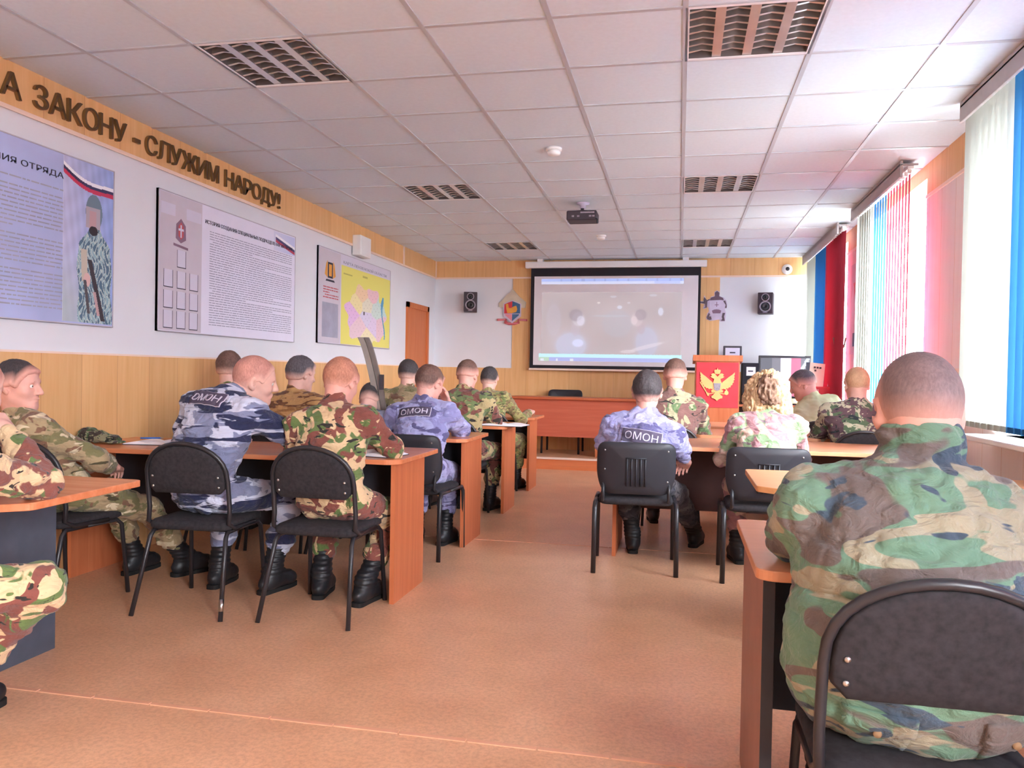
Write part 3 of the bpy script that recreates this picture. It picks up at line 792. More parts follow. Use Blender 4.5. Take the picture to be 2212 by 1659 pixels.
# coat of arms, left of the screen
def bpoly(m, pts, c, s, y0, th):
    return m.prism([(c[0] + x * s, y0, c[1] + z * s) for x, z in pts], (0, -th, 0))
e = empty('wall_crest', (-2.36, YB - .012, 1.9)); tag(e, 'shield crest with red ribbon left of the screen', 'crest')
cc = (-2.36, 2.13); yb = YB - .0125
def Q(mm, nm, mats): o = mm.build(nm, mats, e); o.location = [-k for k in e.location]; return o
Q(bpoly(MB(), [(-.19, .03), (-.20, .09), (-.15, .13), (-.09, .20), (-.03, .25), (0, .29), (.03, .26), (.1, .18), (.2, .1), (.19, .02), (.13, .02), (-.13, .02)], cc, 1, yb, .012), 'crest_eagle', M['ltgold'])
m = bpoly(MB(), [(-.13, -.10), (0, -.20), (.13, -.10), (.13, .08), (0, .13), (-.13, .08)], cc, 1, yb - .012, .006); Q(m, 'shield_border', M['lilac'])
Q(bpoly(MB(), [(-.115, -.06), (0, -.06), (0, .115), (-.06, .095), (-.115, .07)], cc, 1, yb - .018, .004), 'shield_red', M['red'])
Q(bpoly(MB(), [(0, -.06), (.115, -.06), (.115, .07), (.06, .095), (0, .115)], cc, 1, yb - .018, .004), 'shield_blue', M['eblue'])
m = bpoly(MB(), [(-.10, -.085), (0, -.17), (0, -.07), (-.10, -.07)], cc, 1, yb - .018, .004); m.mat(1); bpoly(m, [(0, -.17), (.10, -.085), (.10, -.07), (0, -.07)], cc, 1, yb - .018, .004)
Q(m, 'shield_base', [M['epink'], M['eblue']])
Q(bpoly(MB(), [(-.095, .075), (-.06, .08), (-.05, .02), (-.02, .015), (.02, .04), (.06, .05), (.075, .0), (.06, -.04), (.0, -.055), (-.07, -.055), (-.085, 0)], cc, 1, yb - .022, .004), 'golden_bird', M['egold'])
m = MB()
for pts in ([(-.22, -.135), (-.09, -.135), (-.075, -.16), (-.22, -.165)], [(.09, -.135), (.22, -.14), (.22, -.17), (.075, -.16)], [(-.1, -.15), (-.06, -.185), (.06, -.185), (.1, -.15), (.11, -.20), (.03, -.225), (-.05, -.225), (-.12, -.20)]): bpoly(m, pts, cc, 1, yb, .014)
m.mat(1)
for pts in ([(-.205, -.143), (-.1, -.143), (-.1, -.155), (-.205, -.157)], [(.1, -.145), (.205, -.148), (.205, -.162), (.1, -.155)], [(-.09, -.195), (.09, -.195), (.08, -.205), (-.08, -.205)]): bpoly(m, pts, cc, 1, yb - .014, .002)
Q(m, 'ribbon', [M['redink'], M['epink']])

# cut-out figure with a white shield, right of the screen
e = empty('wall_cutout', (.48, YB - .012, 1.98)); tag(e, 'cut-out figure of a soldier behind a white shield, right of the screen', 'wall cut-out')
cc = (.468, 2.185)
sc = .00037
def PX(pts): return [((x - 900) * sc * 1.0, (800 - z) * sc) for x, z in pts]
Q(bpoly(MB(), PX([(640, 600), (700, 480), (820, 450), (820, 300), (910, 240), (1010, 300), (1010, 450), (1150, 500), (1260, 620), (1290, 780), (1270, 900), (1200, 920), (1250, 1080), (1220, 1380), (1060, 1390), (1040, 1300), (850, 1340), (680, 1360), (540, 1290), (580, 1100), (640, 1000), (600, 840), (540, 900), (420, 920), (480, 740), (240, 700), (240, 630), (430, 640), (460, 420), (540, 580)]), cc, 1, yb, .006), 'backing', M['lilac'])
Q(bpoly(MB(), PX([(660, 610), (700, 510), (840, 460), (835, 330), (915, 265), (1000, 330), (995, 460), (1130, 520), (1160, 610), (1060, 595), (780, 605)]), cc, 1, yb - .006, .005), 'figure_body', plain('figure grey', (112, 92, 106), .7))
Q(bpoly(MB(), PX([(645, 660), (780, 615), (905, 605), (1040, 612), (1140, 650), (1160, 900), (1080, 1300), (900, 1330), (740, 1300), (660, 920)]), cc, 1, yb - .006, .009), 'figure_shield', M['lilac'])
Q(bpoly(MB(), PX([(740, 990), (830, 950), (910, 940), (990, 950), (1075, 985), (1050, 1085), (780, 1090)]), cc, 1, yb - .015, .003), 'shield_window', M['mauve'])
Q(bpoly(bpoly(MB(), PX([(900, 670), (925, 670), (925, 850), (900, 850)]), cc, 1, yb - .015, .002), PX([(840, 765), (980, 765), (980, 790), (840, 790)]), cc, 1, yb - .015, .002), 'shield_cross', M['mauve'])
g = plain('figure dark grey', (104, 90, 98), .7)
for pts in ([(250, 650), (450, 660), (440, 580), (470, 490), (560, 600), (650, 560), (660, 600), (580, 640), (570, 880), (430, 900), (500, 860), (490, 730), (250, 690)], [(560, 1220), (640, 1060), (680, 1120), (650, 1200), (760, 1200), (830, 1320), (770, 1300), (680, 1330), (590, 1310)],
            [(1120, 1070), (1220, 1070), (1180, 1200), (1210, 1360), (1075, 1360), (1120, 1280), (1080, 1160)], [(1140, 640), (1210, 610), (1260, 760), (1270, 880), (1200, 890), (1230, 780)]): Q(bpoly(MB(), PX(pts), cc, 1, yb - .006, .005), 'figure_limb', g)


# camera dome
e = empty('security_camera', (1.37, YB - .012, 2.665)); tag(e, 'white round security camera on the end wall near the window corner', 'camera')
MB().lathe([(.068, 0), (.068, .03), (.055, .06), (.03, .075)], (0, 0, 0), 'y', 24).build('housing', M['white'], e)
MB().lathe([(.028, .07), (.024, .082), (.002, .084)], (0, 0, 0), 'y', 16).build('lens', M['black'], e)

# smoke detectors and the projector
for (x, y, lab) in ((-.91, 5.62, 'nearer white smoke detector on the ceiling'), (-.92, 9.2, 'farther white smoke detector on the ceiling, beyond the projector')):
    e = empty('smoke_detector', (x, y, CH)); tag(e, lab, 'smoke detector', 'smoke detectors')
    MB().lathe([(.058, 0), (.058, -.014), (.05, -.016)], (0, 0, 0), 'z', 24).build('base', M['white'], e)
    MB().lathe([(.042, -.016), (.048, -.03), (.044, -.045), (.02, -.052)], (0, 0, 0), 'z', 24).build('sensor', M['white'], e)
e = empty('projector', (-.92, 7.45, CH)); tag(e, 'dark projector hanging from the ceiling facing the screen', 'projector')
MB().lathe([(.062, 0), (.06, -.012), (.03, -.02), (.026, -.05)], (0, 0, 0), 'z', 20).build('ceiling_plate', M['lilac'], e)
m = MB().tube([(-.005, 0, -.045), (-.005, 0, -.075)], .016); 
for dx, dy in ((-.09, .06), (-.09, -.06), (.07, .06), (.07, -.06)): m.tube([(0, 0, -.07), (dx, dy, -.088)], .007, 6)
m.build('mount', M['dgrey'], e)
q = MB().box((-.14, -.11, -.178), (.14, .11, -.088)).build('projector_body', plain('projector shell', (62, 54, 62), .5), e, bevel=.012)
m = MB().box((-.01, -.1125, -.116), (.12, -.11, -.102)); m.build('vent', M['silver'], q)
for x in (-.09, -.04, .07, .1): MB().box((x, -.113, -.15), (x + .022, -.11, -.135)).build('socket', M['silver'], q)
MB().lathe([(.035, 0), (.035, -.02), (.028, -.022), (.002, -.014)], (-.06, .11, -.135), 'y', 18).build('lens', M['black'], q)
MB().tube([(.135, -.105, -.165), (.15, -.118, -.178), (.148, -.12, -.215)], .006).build('plug', M['black'], e)

# picture on the far pier
m = MB().box((XR - .022, 8.52, 1.48), (XR - .013, 9.0, 2.42)); o = m.build('wall_poster', M['boardg'], origin=(XR - .013, 8.76, 1.48)); tag(o, 'grey poster with a faded pink star on the pier between the far windows', 'poster')
m = MB(); st = []
for k in range(10):
    r_ = .13 if k % 2 == 0 else .055; an = math.pi / 2 + k * math.pi / 5; st.append((-.0095, -r_ * math.cos(an), .70 + r_ * math.sin(an)))
m.add(st, [tuple(range(10))]); m.build('star', M['epink'], o)
m = MB(); m.box((-.0096, -.12, .08), (-.009, .1, .22)); m.build('blue_mark', M['eblue'], o)

# ------------------------------------------------------------------ desks
TZ = .76
def desk(label, x0, x1, y0, y1, aisle, px, py, mats, cut=.06, far_px=None, mod_z=.30, grp='two-seat desks', ysk=0.0):
    """aisle: +1 free end at x1, -1 free end at x0; px: x of the free end panel; py: its y range"""
    top, pan, mod = mats
    cx, cy = (x0 + x1) / 2, (y0 + y1) / 2
    e = empty('desk', (cx, cy, 0)); tag(e, label, 'desk', grp)
    def D(mm, nm, mt, bevel=0):
        o = mm.build(nm, mt, e, bevel=bevel); o.location = (-cx, -cy, 0); return o
    pts = [(x0, y0), (x1, y0), (x1, y1), (x0, y1)]
    if aisle > 0: pts = [(x0, y0), (x1 - cut, y0), (x1, y0 + cut * .8), (x1 + ysk, y1 - .01), (x1 - .03 + ysk, y1), (x0, y1)]
    else: pts = [(x0 + cut, y0), (x1, y0), (x1, y1), (x0 + .03, y1), (x0, y1 - .01), (x0, y0 + cut * .8)]
    pts = rounded(pts, .02, 3)
    m = MB().prism([(x, y, TZ - .026) for x, y in pts], (0, 0, .026))
    D(m, 'desk_top', top, .003)
    D(MB().box((px - .0125, py[0], 0), (px + .0125, py[1], TZ - .026)), 'end_panel', pan)
    fp = far_px if far_px is not None else (x0 + .06 if aisle > 0 else x1 - .06)
    D(MB().box((fp - .0125, py[0], 0), (fp + .0125, py[1], TZ - .026)), 'end_panel', pan)
    a, b = sorted((px, fp))
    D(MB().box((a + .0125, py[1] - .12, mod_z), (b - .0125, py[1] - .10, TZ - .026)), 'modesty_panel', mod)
    return e
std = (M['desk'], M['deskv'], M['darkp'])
desk('desk at the left edge with a slate end panel', -3.2, -2.09, 2.18, 2.84, 1, -2.62, (2.62, 2.93), (M['desk'], M['slatep'], M['slatep']), .08, -3.15, .02, ysk=-.03)
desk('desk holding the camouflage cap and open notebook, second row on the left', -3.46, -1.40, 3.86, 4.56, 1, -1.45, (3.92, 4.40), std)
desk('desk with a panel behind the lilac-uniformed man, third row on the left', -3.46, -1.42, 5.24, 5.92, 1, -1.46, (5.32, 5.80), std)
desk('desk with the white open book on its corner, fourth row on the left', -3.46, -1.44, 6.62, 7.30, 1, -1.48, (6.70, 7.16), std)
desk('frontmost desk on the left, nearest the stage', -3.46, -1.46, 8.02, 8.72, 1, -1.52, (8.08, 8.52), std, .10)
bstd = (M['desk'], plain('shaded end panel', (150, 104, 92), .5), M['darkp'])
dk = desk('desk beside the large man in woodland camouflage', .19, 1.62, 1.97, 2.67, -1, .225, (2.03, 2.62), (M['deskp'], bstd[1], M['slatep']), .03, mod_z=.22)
o = MB().box((.211, 2.024, 0), (.239, 2.03, TZ - .026)).build('edge_band', M['darkp'], dk); o.location = (-dk.location[0], -dk.location[1], 0)
desk('pale beech desk behind the woman\'s chair', .33, 1.62, 3.44, 4.14, -1, .62, (3.50, 4.08), (M['deskl'], M['darkp'], M['darkp']), .09)
desk('desk in front of the man with the square-backed chair on the right', -.46, 1.62, 5.28, 6.10, -1, -.41, (5.36, 6.0), (M['deskp'], M['deskv'], M['brownp']), .05, mod_z=.25)
desk('desk with the blue case on it, on the right', .12, 1.62, 6.42, 7.2, -1, .16, (6.5, 7.1), (M['deskp'], M['deskv'], M['brownp']), .05, mod_z=.25)
desk('desk closest to the podium on the right', .12, 1.62, 7.55, 8.35, -1, .16, (7.6, 8.25), (M['deskp'], M['deskv'], M['brownp']), .05, mod_z=.25)

# presidium table on the stage
e = empty('presidium_table', (-1.0, 10.4, STZ)); tag(e, 'long reddish table with a full front panel on the stage', 'table')
def D2(mm, nm, mt, bev=0): o = mm.build(nm, mt, e, bevel=bev); o.location = [-k for k in e.location]; return o
D2(MB().box((-2.2, 10.18, .885), (.12, 10.72, .915)), 'table_top', M['edge'], .004)
D2(MB().box((-2.14, 10.24, .40), (.06, 10.262, .885)), 'front_panel', wood('reddish front panel', (186, 92, 68), (200, 106, 80), 'x', .4))
for x in (-2.14, .06, -1.04): D2(MB().box((x - .012, 10.27, STZ), (x + .012, 10.68, .885)), 'end_panel', M['deskv'])

# ------------------------------------------------------------------ chairs
def chair_outline_round(w_, z0, z1):
    pts = [(-w_, z0 + .03), (-w_ + .03, z0), (w_ - .03, z0), (w_, z0 + .03), (w_, z0 + .07)]
    zc = z0 + .07
    for k in range(1, 16):
        an = math.pi * k / 16; pts.append((w_ * math.cos(an), zc + (z1 - zc) * math.sin(an) ** .8))
    pts.append((-w_, zc)); return pts
def back_shell(m, pts, th, yf):
    """pts in (x,z); yf(x,z) -> y of the rear face"""
    n = len(pts); cx = sum(p[0] for p in pts) / n; cz = sum(p[1] for p in pts) / n
    rings = (1.0, .97, .75, .5, .25)
    for side in (0, 1):
        vs = []; fs = []
        for q, k in enumerate(rings):
            for (x, z) in pts:
                xx, zz = cx + (x - cx) * k, cz + (z - cz) * k
                bulge = th / 2 if q else th * .30
                y = yf(xx, zz) + (bulge if side else -bulge)
                vs.append((xx, y, zz))
        vs.append((cx, yf(cx, cz) + (th / 2 if side else -th / 2), cz))
        for q in range(len(rings) - 1):
            for i in range(n):
                a, b, c_, d = q * n + i, q * n + (i + 1) % n, (q + 1) * n + (i + 1) % n, (q + 1) * n + i
                fs.append((a, b, c_, d) if side == 0 else (d, c_, b, a))
        L = (len(rings) - 1) * n
        for i in range(n): fs.append((L + i, L + (i + 1) % n, len(vs) - 1) if side == 0 else (len(vs) - 1, L + (i + 1) % n, L + i))
        m.add(vs, fs, True)
        base = len(m.v) - len(vs)
        if side == 0: b0 = base
    for i in range(n): m.f.append((b0 + (i + 1) % n, b0 + i, base + i, base + (i + 1) % n)); m.mi.append(m.cur); m.sm.append(True)
    return m
def yround(x, z): return -.195 - .05 * (z - .58) / .26 + .55 * x * x
def seat_pad(w_, d, z, y0):
    pts = rounded([(-w_, y0), (w_, y0), (w_ * .98, y0 + d), (-w_ * .98, y0 + d)], .07, 5)
    m = MB(); n = len(pts); cx, cy = 0, y0 + d / 2
    vs = []; fs = []
    for k, zz in ((.93, z - .045), (1.0, z - .035), (1.0, z - .012), (.94, z), (.6, z + .008), (.2, z + .01)):
        vs += [(cx + (x - cx) * k, cy + (y - cy) * k, zz) for x, y in pts]
    for q in range(5):
        for i in range(n): fs.append((q * n + i, q * n + (i + 1) % n, (q + 1) * n + (i + 1) % n, (q + 1) * n + i))
    fs.append(tuple(range(n - 1, -1, -1))); fs.append(tuple(5 * n + i for i in range(n)))
    return m.add(vs, fs, True)
def make_round():
    e = empty('round_back_chair')
    seat_pad(.215, .43, .455, -.20).build('seat', M['fabricb'], e)
    back_shell(MB(), chair_outline_round(.198, .595, .835), .032, yround).build('backrest', M['fabricb'], e)
    pts = [(-.21, .10, .415), (-.212, -.12, .42), (-.213, -.175, .45), (-.213, yround(.21, .55) - .004, .52), (-.212, yround(.21, .66) - .004, .66)]
    for k in range(1, 16):
        an = math.pi - math.pi * k / 16; x, z = .212 * math.cos(an), .665 + .182 * math.sin(an) ** .85; pts.append((x, yround(x, z) - .006, z))
    pts += [(-x, y, z) for x, y, z in pts[:5][::-1]]
    MB().tube(pts, .0115, 10).build('back_frame', M['black'], e)
    for s_ in (-1, 1):
        MB().tube([(s_ * .19, -.02, .402), (s_ * .195, -.155, .402), (s_ * .20, -.18, .375), (s_ * .232, -.285, .0)], .0115, 10).build('leg', M['black'], e)
        MB().tube([(s_ * .19, -.02, .402), (s_ * .195, .17, .402), (s_ * .20, .20, .375), (s_ * .215, .235, .0)], .0115, 10).build('leg', M['black'], e)
        for z in (.63, .68):
            o = MB().lathe([(.007, 0), (.006, .004), (.001, .005)], (s_ * .172, yround(.172, z) - .0155, z), 'y', 10).build('bolt', M['steel'], e)
    MB().tube([(-.19, -.1, .402), (.19, -.1, .402)], .010, 8).tube([(-.19, .12, .402), (.19, .12, .402)], .010, 8).build('seat_frame', M['black'], e)
    return e
def ysq(x, z): return -.205 - .06 * (z - .5) / .3 + .9 * x * x
def make_square():
    e = empty('square_back_chair')
    seat_pad(.23, .43, .46, -.19).build('seat', M['fabricb'], e)
    out = rounded([(-.205, .485), (.205, .485), (.242, .60), (.236, .81), (-.236, .81), (-.242, .60)], .06, 6)
    bk = back_shell(MB(), out, .036, ysq).build('backrest', M['plastb'], e)
    m = MB()
    for x in (-.055, -.028, 0, .028, .055):
        m.tube([(x, ysq(x, .54) - .021, .54), (x, ysq(x, .63) - .021, .63), (x, ysq(x, .71) - .021, .71)], .005, 6)
    m.tube([(-.062, ysq(0, .71) - .021, .715), (.062, ysq(0, .71) - .021, .715)], .004, 6)
    m.build('rib', M['plastb'], bk)
    for (x, z) in ((-.19, .76), (-.19, .64), (.19, .57), (.19, .76)): MB().lathe([(.006, 0), (.005, .004), (.001, .005)], (x, ysq(x, z) - .017, z), 'y', 10).build('bolt', M['steel'], e)
    for s_ in (-1, 1):
        MB().tube([(s_ * .245, -.05, .43), (s_ * .245, -.20, .43), (s_ * .247, -.23, .40), (s_ * .25, -.245, 0)], .015, 10, flat=.75).build('leg', M['black'], e)
        MB().tube([(s_ * .245, -.05, .43), (s_ * .245, .19, .43), (s_ * .247, .215, .40), (s_ * .25, .225, 0)], .015, 10, flat=.75).build('leg', M['black'], e)
        MB().tube([(s_ * .20, .0, .425), (s_ * .20, -.15, .425), (s_ * .20, -.215, .46), (s_ * .20, ysq(.2, .56), .57)], .011, 8).build('back_support', M['black'], e)
    MB().tube([(-.245, -.1, .43), (.245, -.1, .43)], .011, 8).tube([(-.245, .1, .43), (.245, .1, .43)], .011, 8).build('seat_frame', M['black'], e)
    return e
PR = {}
def chair(kind, x, y, yaw, label, z=0):
    if kind not in PR: PR[kind] = {'r': make_round, 's': make_square}[kind](); o = PR[kind]
    else: o = copy_tree(PR[kind])
    o.location = (x, y, z); o.rotation_euler = (0, 0, R(yaw))
    return tag(o, label, 'chair', {'r': 'round-backed black chairs', 's': 'square-backed black chairs'}[kind])
chair('r', .50, 1.84, 0, 'black round-backed chair under the large man in woodland camouflage')
ch3 = chair('r', -2.385, 3.70, 4, 'black round-backed chair under the man in blue tiger camouflage, with a worn bare leg foot')
chair('r', -1.725, 3.75, 0, 'black round-backed chair under the ginger-haired man')
chair('r', -3.13, 3.55, -6, 'black round-backed chair under the man in profile by the left wall')
chair('r', -2.62, 2.02, -8, 'black round-backed chair under the man cut off by the left edge')
chair('s', -.26, 5.13, 3, 'black square-backed chair with ribbed plastic back on the right of the aisle')
chair('s', .52, 5.08, 0, 'black square-backed chair under the curly-haired woman')
chair('s', -1.72, 5.13, -4, 'black square-backed chair under the man in lilac ОМОН uniform on the left')
chair('r', -3.05, 5.1, 0, 'black round-backed chair hidden behind the leaning man, third row on the left')
chair('r', -2.66, 5.12, 0, 'black round-backed chair under the man in brown striped camouflage')
chair('r', -2.16, 5.12, 0, 'black round-backed chair under the man bent low behind the ginger-haired man')
chair('r', -1.82, 6.48, 0, 'black round-backed chair under the man writing in the white book')
chair('r', -2.36, 6.50, 0, 'black round-backed chair under the dark-haired man by the door')
chair('r', -1.84, 7.80, 0, 'black round-backed chair under the frontmost man on the left')
chair('r', -.06, 6.28, 0, 'black round-backed chair under the man in front of the podium')
chair('r', 1.12, 7.42, 10, 'black round-backed chair under the man in the pale shirt')
chair('r', 1.30, 6.28, 0, 'black round-backed chair under the fair bald man')
c_ = chair('s', -1.55, 10.76, 180, 'black chair standing behind the long stage table', STZ); c_.scale = (1, 1, 1.05)
# worn bare metal on one rear leg
MB().tube([(.2235, -.257, .10), (.2285, -.2735, .045)], .0125, 10).build('worn_patch', M['steel'], ch3)

# ------------------------------------------------------------------ podium, with the gilded double-headed eagle
PX0, PX1, PY, PT = .18, .68, 10.0, 1.47
e = empty('podium', ((PX0 + PX1) / 2, PY + .2, 0)); tag(e, 'wooden podium with a red front and golden double-headed eagle', 'podium')
def D3(mm, nm, mt, bev=0): o = mm.build(nm, mt, e, bevel=bev); o.location = [-k for k in e.location]; return o
PY = 9.55
D3(MB().box((PX0, PY, 0), (PX1, PY + .02, PT - .07)).box((PX0, PY + .02, 0), (PX0 + .02, PY + .38, PT - .07)).box((PX1 - .02, PY + .02, 0), (PX1, PY + .38, PT - .07)).box((PX0, PY + .02, .86), (PX1, PY + .38, .88)), 'podium_body', M['deskv'])
m = MB().add([(PX0 - .03, PY - .03, PT - .07), (PX1 + .03, PY - .03, PT - .07), (PX1 + .03, PY + .40, PT - .10), (PX0 - .03, PY + .40, PT - .10), (PX0 - .03, PY - .03, PT), (PX1 + .03, PY - .03, PT), (PX1 + .03, PY + .40, PT - .03), (PX0 - .03, PY + .40, PT - .03)],
             [(0, 3, 2, 1), (4, 5, 6, 7), (0, 1, 5, 4), (1, 2, 6, 5), (2, 3, 7, 6), (3, 0, 4, 7)])
D3(m, 'podium_top', M['deskv'])
D3(MB().box((PX0 + .012, PY - .008, .86), (PX1 - .012, PY, PT - .085)), 'red_front', M['red'])
ec = ((PX0 + PX1) / 2, 1.14); s_ = .50 / 1000
def EP(pts, mirror=False): return [(((690 - x) if mirror else (x - 690)) * s_, (800 - z) * s_) for x, z in pts]
def eag(m, pts, th, y=PY - .008, mirror=False):
    q = EP(pts, mirror)
    if mirror: q = q[::-1]
    return bpoly(m, q, ec, 1, y, th)
wing = [(570, 760), (500, 700), (430, 640), (360, 590), (300, 530), (300, 590), (318, 610), (300, 640), (320, 670), (300, 700), (330, 730), (315, 760), (350, 790), (345, 820), (385, 840), (390, 880), (430, 885), (445, 915), (480, 905), (505, 935), (540, 920), (600, 935), (600, 820)]
for mr in (False, True): D3(eag(MB(), wing[::-1], .012, mirror=mr), 'eagle_wing', M['gold'])
body = [(690, 1205), (650, 1165), (610, 1145), (570, 1140), (565, 1090), (600, 1070), (640, 1010), (560, 1000), (555, 960), (600, 930), (580, 800), (610, 740), (620, 690), (570, 670), (530, 640), (570, 620), (540, 590), (590, 560), (630, 570), (690, 640), (690, 1205)]
for mr in (False, True): D3(eag(MB(), body[:-1][::-1], .014, mirror=mr), 'eagle_body', M['gold'])
crown = [(690, 430), (675, 480), (640, 475), (615, 490), (625, 540), (640, 575), (690, 580)]
for mr in (False, True): D3(eag(MB(), crown[::-1], .014, mirror=mr), 'eagle_crown', M['gold'])
D3(eag(MB(), [(605, 790), (620, 940), (690, 975), (755, 940), (770, 790)][::-1], .006, PY - .022), 'eagle_shield', M['silver'])
m = eag(MB(), [(290, 770), (300, 790), (440, 1010), (465, 1080), (500, 1095), (520, 1050), (620, 1030), (610, 1010), (520, 1030), (480, 1015), (460, 1005), (320, 770)][::-1], .01)
D3(m, 'sceptre', M['gold'])
m = MB(); orb = [(900 + 48 * math.cos(a), 1010 + 52 * math.sin(a)) for a in np.linspace(0, 2 * math.pi, 16, endpoint=False)]
eag(m, orb[::-1] if False else orb[::-1], .012); eag(m, [(750, 1010), (760, 1035), (860, 1050), (860, 1030)][::-1], .01); eag(m, [(885, 930), (885, 965), (915, 965), (915, 930)][::-1], .01)
D3(m, 'orb', M['gold'])

# ------------------------------------------------------------------ things by the window corner
e = empty('monitor', (.66, 10.75, 1.40))
e.location = (.66, 10.62, .88)
tag(e, 'small dark-framed monitor behind the podium', 'monitor')
MB().box((-.115, -.02, .55), (.115, .02, .74)).build('monitor_frame', M['dgrey'], e, bevel=.006)
MB().box((-.09, -.022, .565), (.09, -.019, .715)).build('monitor_back', M['boardl'], e)
MB().box((-.035, -.024, .645), (.035, -.021, .662)).build('badge', M['inkd'], e)
m = MB().box((-.02, -.01, .03), (.02, .015, .57)).box((-.1, -.08, 0), (.1, .08, .03)); m.build('monitor_stand', M['black'], e)
e = empty('side_table', (1.28, 10.6, STZ)); tag(e, 'brown table under the television by the window corner', 'table')
MB().box((-.72, -.26, .70), (.47, .26, .73)).build('table_top', M['deskv'], e, bevel=.004)
for x in (-.68, .43): MB().box((x - .012, -.24, 0), (x + .012, .24, .70)).build('end_panel', M['deskv'], e)
MB().box((-.66, .1, .2), (.42, .12, .70)).build('modesty_panel', M['brownp'], e)
e = empty('television', (1.32, 10.55, .88)); tag(e, 'black flat television beside the podium with white and red reflections painted on its screen', 'television')
MB().box((-.34, -.02, .08), (.34, .03, .62)).build('television_case', M['black'], e, bevel=.006)
def tv_reflection(u, v):  # white and red reflections on the dark screen, painted as colour stripes
    c = np.zeros(u.shape + (3,)) + np.array([112, 110, 118.]); c = np.where((u < .22)[..., None], np.array([92, 92, 100.]), c)
    c = np.where(((u > .38) & (u < .5))[..., None], np.array([206, 196, 216.]), c); c = np.where(((u > .5) & (u < .58))[..., None], np.array([226, 210, 220.]), c)
    c = np.where(((u > .58) & (u < .76))[..., None], np.array([196, 104, 128.]), c); c = np.where(((np.abs(u - .83 - (v - .8) * .4) < .035) & (v > .55))[..., None], np.array([166, 180, 190.]), c)
    return np.where((u > .86)[..., None] & (v < .9)[..., None], np.array([58, 56, 66.]), c)
o = picture('television_reflection', tv_reflection, 60, 30, (-.315, -.0205, .11), (1, 0, 0), (0, 0, 1), .63, .48, M['tv'], e, .001)
MB().box((-.03, -.0, .02), (.03, .03, .1)).box((-.14, -.09, 0), (.14, .09, .02)).build('television_stand', M['black'], e)
e = MB().box((-.1, -.12, 0), (.1, .12, .52)).build('computer_tower', M['screenblack'], None, (.87, 10.5, .88), .006)
tag(e, 'dark computer tower with a white label left of the television', 'computer')
MB().box((-.05, -.1225, .36), (.06, -.12, .47)).build('label_sticker', M['white'], e)
MB().box((-.03, -.1235, .41), (.03, -.1224, .425)).build('label_mark', M['inkd'], e)
# papers standing on a red-draped stand by the far blind
e = empty('display_stand', (1.56, 9.45, 0)); tag(e, 'red-draped display stand in the window corner', 'stand')
MB().box((-.2, -.2, 0), (.16, .2, 1.13)).build('stand_body', M['red'], e, bevel=.01)
MB().box((-.19, -.205, .8), (-.06, -.2, 1.1)).build('book_panel', M['epink'], e)
MB().box((.02, -.205, .82), (.12, -.2, 1.02)).build('grey_card', M['boardg'], e)
def card(x, y, z, w_, h, lab, mat, lean, yaw):
    e = MB().add([(-w_ / 2, 0, 0), (w_ / 2, 0, 0), (w_ / 2, lean, h), (-w_ / 2, lean, h), (-w_ / 2, .008, 0), (w_ / 2, .008, 0), (w_ / 2, lean + .008, h), (-w_ / 2, lean + .008, h)],
                 [(0, 1, 2, 3), (7, 6, 5, 4), (0, 4, 5, 1), (1, 5, 6, 2), (2, 6, 7, 3), (3, 7, 4, 0)]).build('standing_card', mat, None, (x, y, z))
    e.rotation_euler = (0, R(yaw), 0)
    return tag(e, lab, 'card', 'cards on the red display stand')
c1 = card(1.49, 9.4, 1.133, .16, .26, 'cream card with dark marks standing on the red display stand', M['cream'], .05, 6)
m = MB()
for x, z in ((-.03, .2), (0, .2), (.03, .2), (-.02, .165)): m.box((x - .009, .03 * z / .26 - .0045, z), (x + .009, .05 * z / .26 - .001, z + .02))
m.build('card_marks', M['dgrey'], c1)
card(1.67, 9.36, 1.133, .12, .25, 'plain white card right of the cream card on the red display stand', M['paper'], .05, 2)
# tall wooden stand
e = empty('coat_stand', (1.66, 9.0, 0)); tag(e, 'tall dark wooden coat stand in front of the far pier', 'coat stand')
wd = plain('brown stand wood', (150, 96, 84), .5)
MB().lathe([(.13, 0), (.13, .02), (.03, .05), (.02, .1), (.018, 1.7), (.028, 1.74), (.03, 1.8), (.004, 1.84)], (0, 0, 0), 'z', 14).build('pole', wd, e)
for k in range(3):
    an = k * 2.1 + .4; MB().tube([(0, 0, 1.52), (.05 * math.cos(an), .05 * math.sin(an), 1.56), (.07 * math.cos(an), .07 * math.sin(an), 1.66)], .008, 8).build('hook', wd, e)

# bent metal stand on the third left desk
e = empty('metal_stand', (-2.10, 5.45, TZ)); tag(e, 'tall curved grey metal stand rising from the third left desk', 'metal stand')
m = MB(); m2 = MB()
def cur(t): return (-.16 + .20 * t ** .8 - .03 * t * t, .01 * t, .70 - .70 * t)
for q, (mm, dx, wd_) in enumerate(((m, -.022, .022), (m2, .022, .016))):
    vs = []; fs = []
    for k in range(17):
        x, y, z = cur(k / 16); x += dx
        vs += [(x - wd_, y - .012, z), (x + wd_, y - .012, z), (x + wd_, y + .012, z), (x - wd_, y + .012, z)]
    for k in range(16):
        for i in range(4): fs.append((k * 4 + i, k * 4 + (i + 1) % 4, k * 4 + 4 + (i + 1) % 4, k * 4 + 4 + i)[::-1])
    fs += [(0, 1, 2, 3), (67, 66, 65, 64)]
    mm.add(vs, fs)
m.build('strip', M['greym'], e); m2.build('strip', plain('darker grey metal', (126, 116, 110), .5), e)
x, y, z = cur(.47); MB().box((x + .03, -.02, z - .05), (x + .052, .02, z + .06)).build('clamp', M['dgrey'], e)
x, y, z = cur(1); MB().box((x - .12, -.07, 0), (x + .12, .07, .012)).build('foot_plate', M['greym'], e)
MB().box((x + .05, -.02, .012), (x + .075, -.012, .22)).build('paper_tag', M['paper'], e)

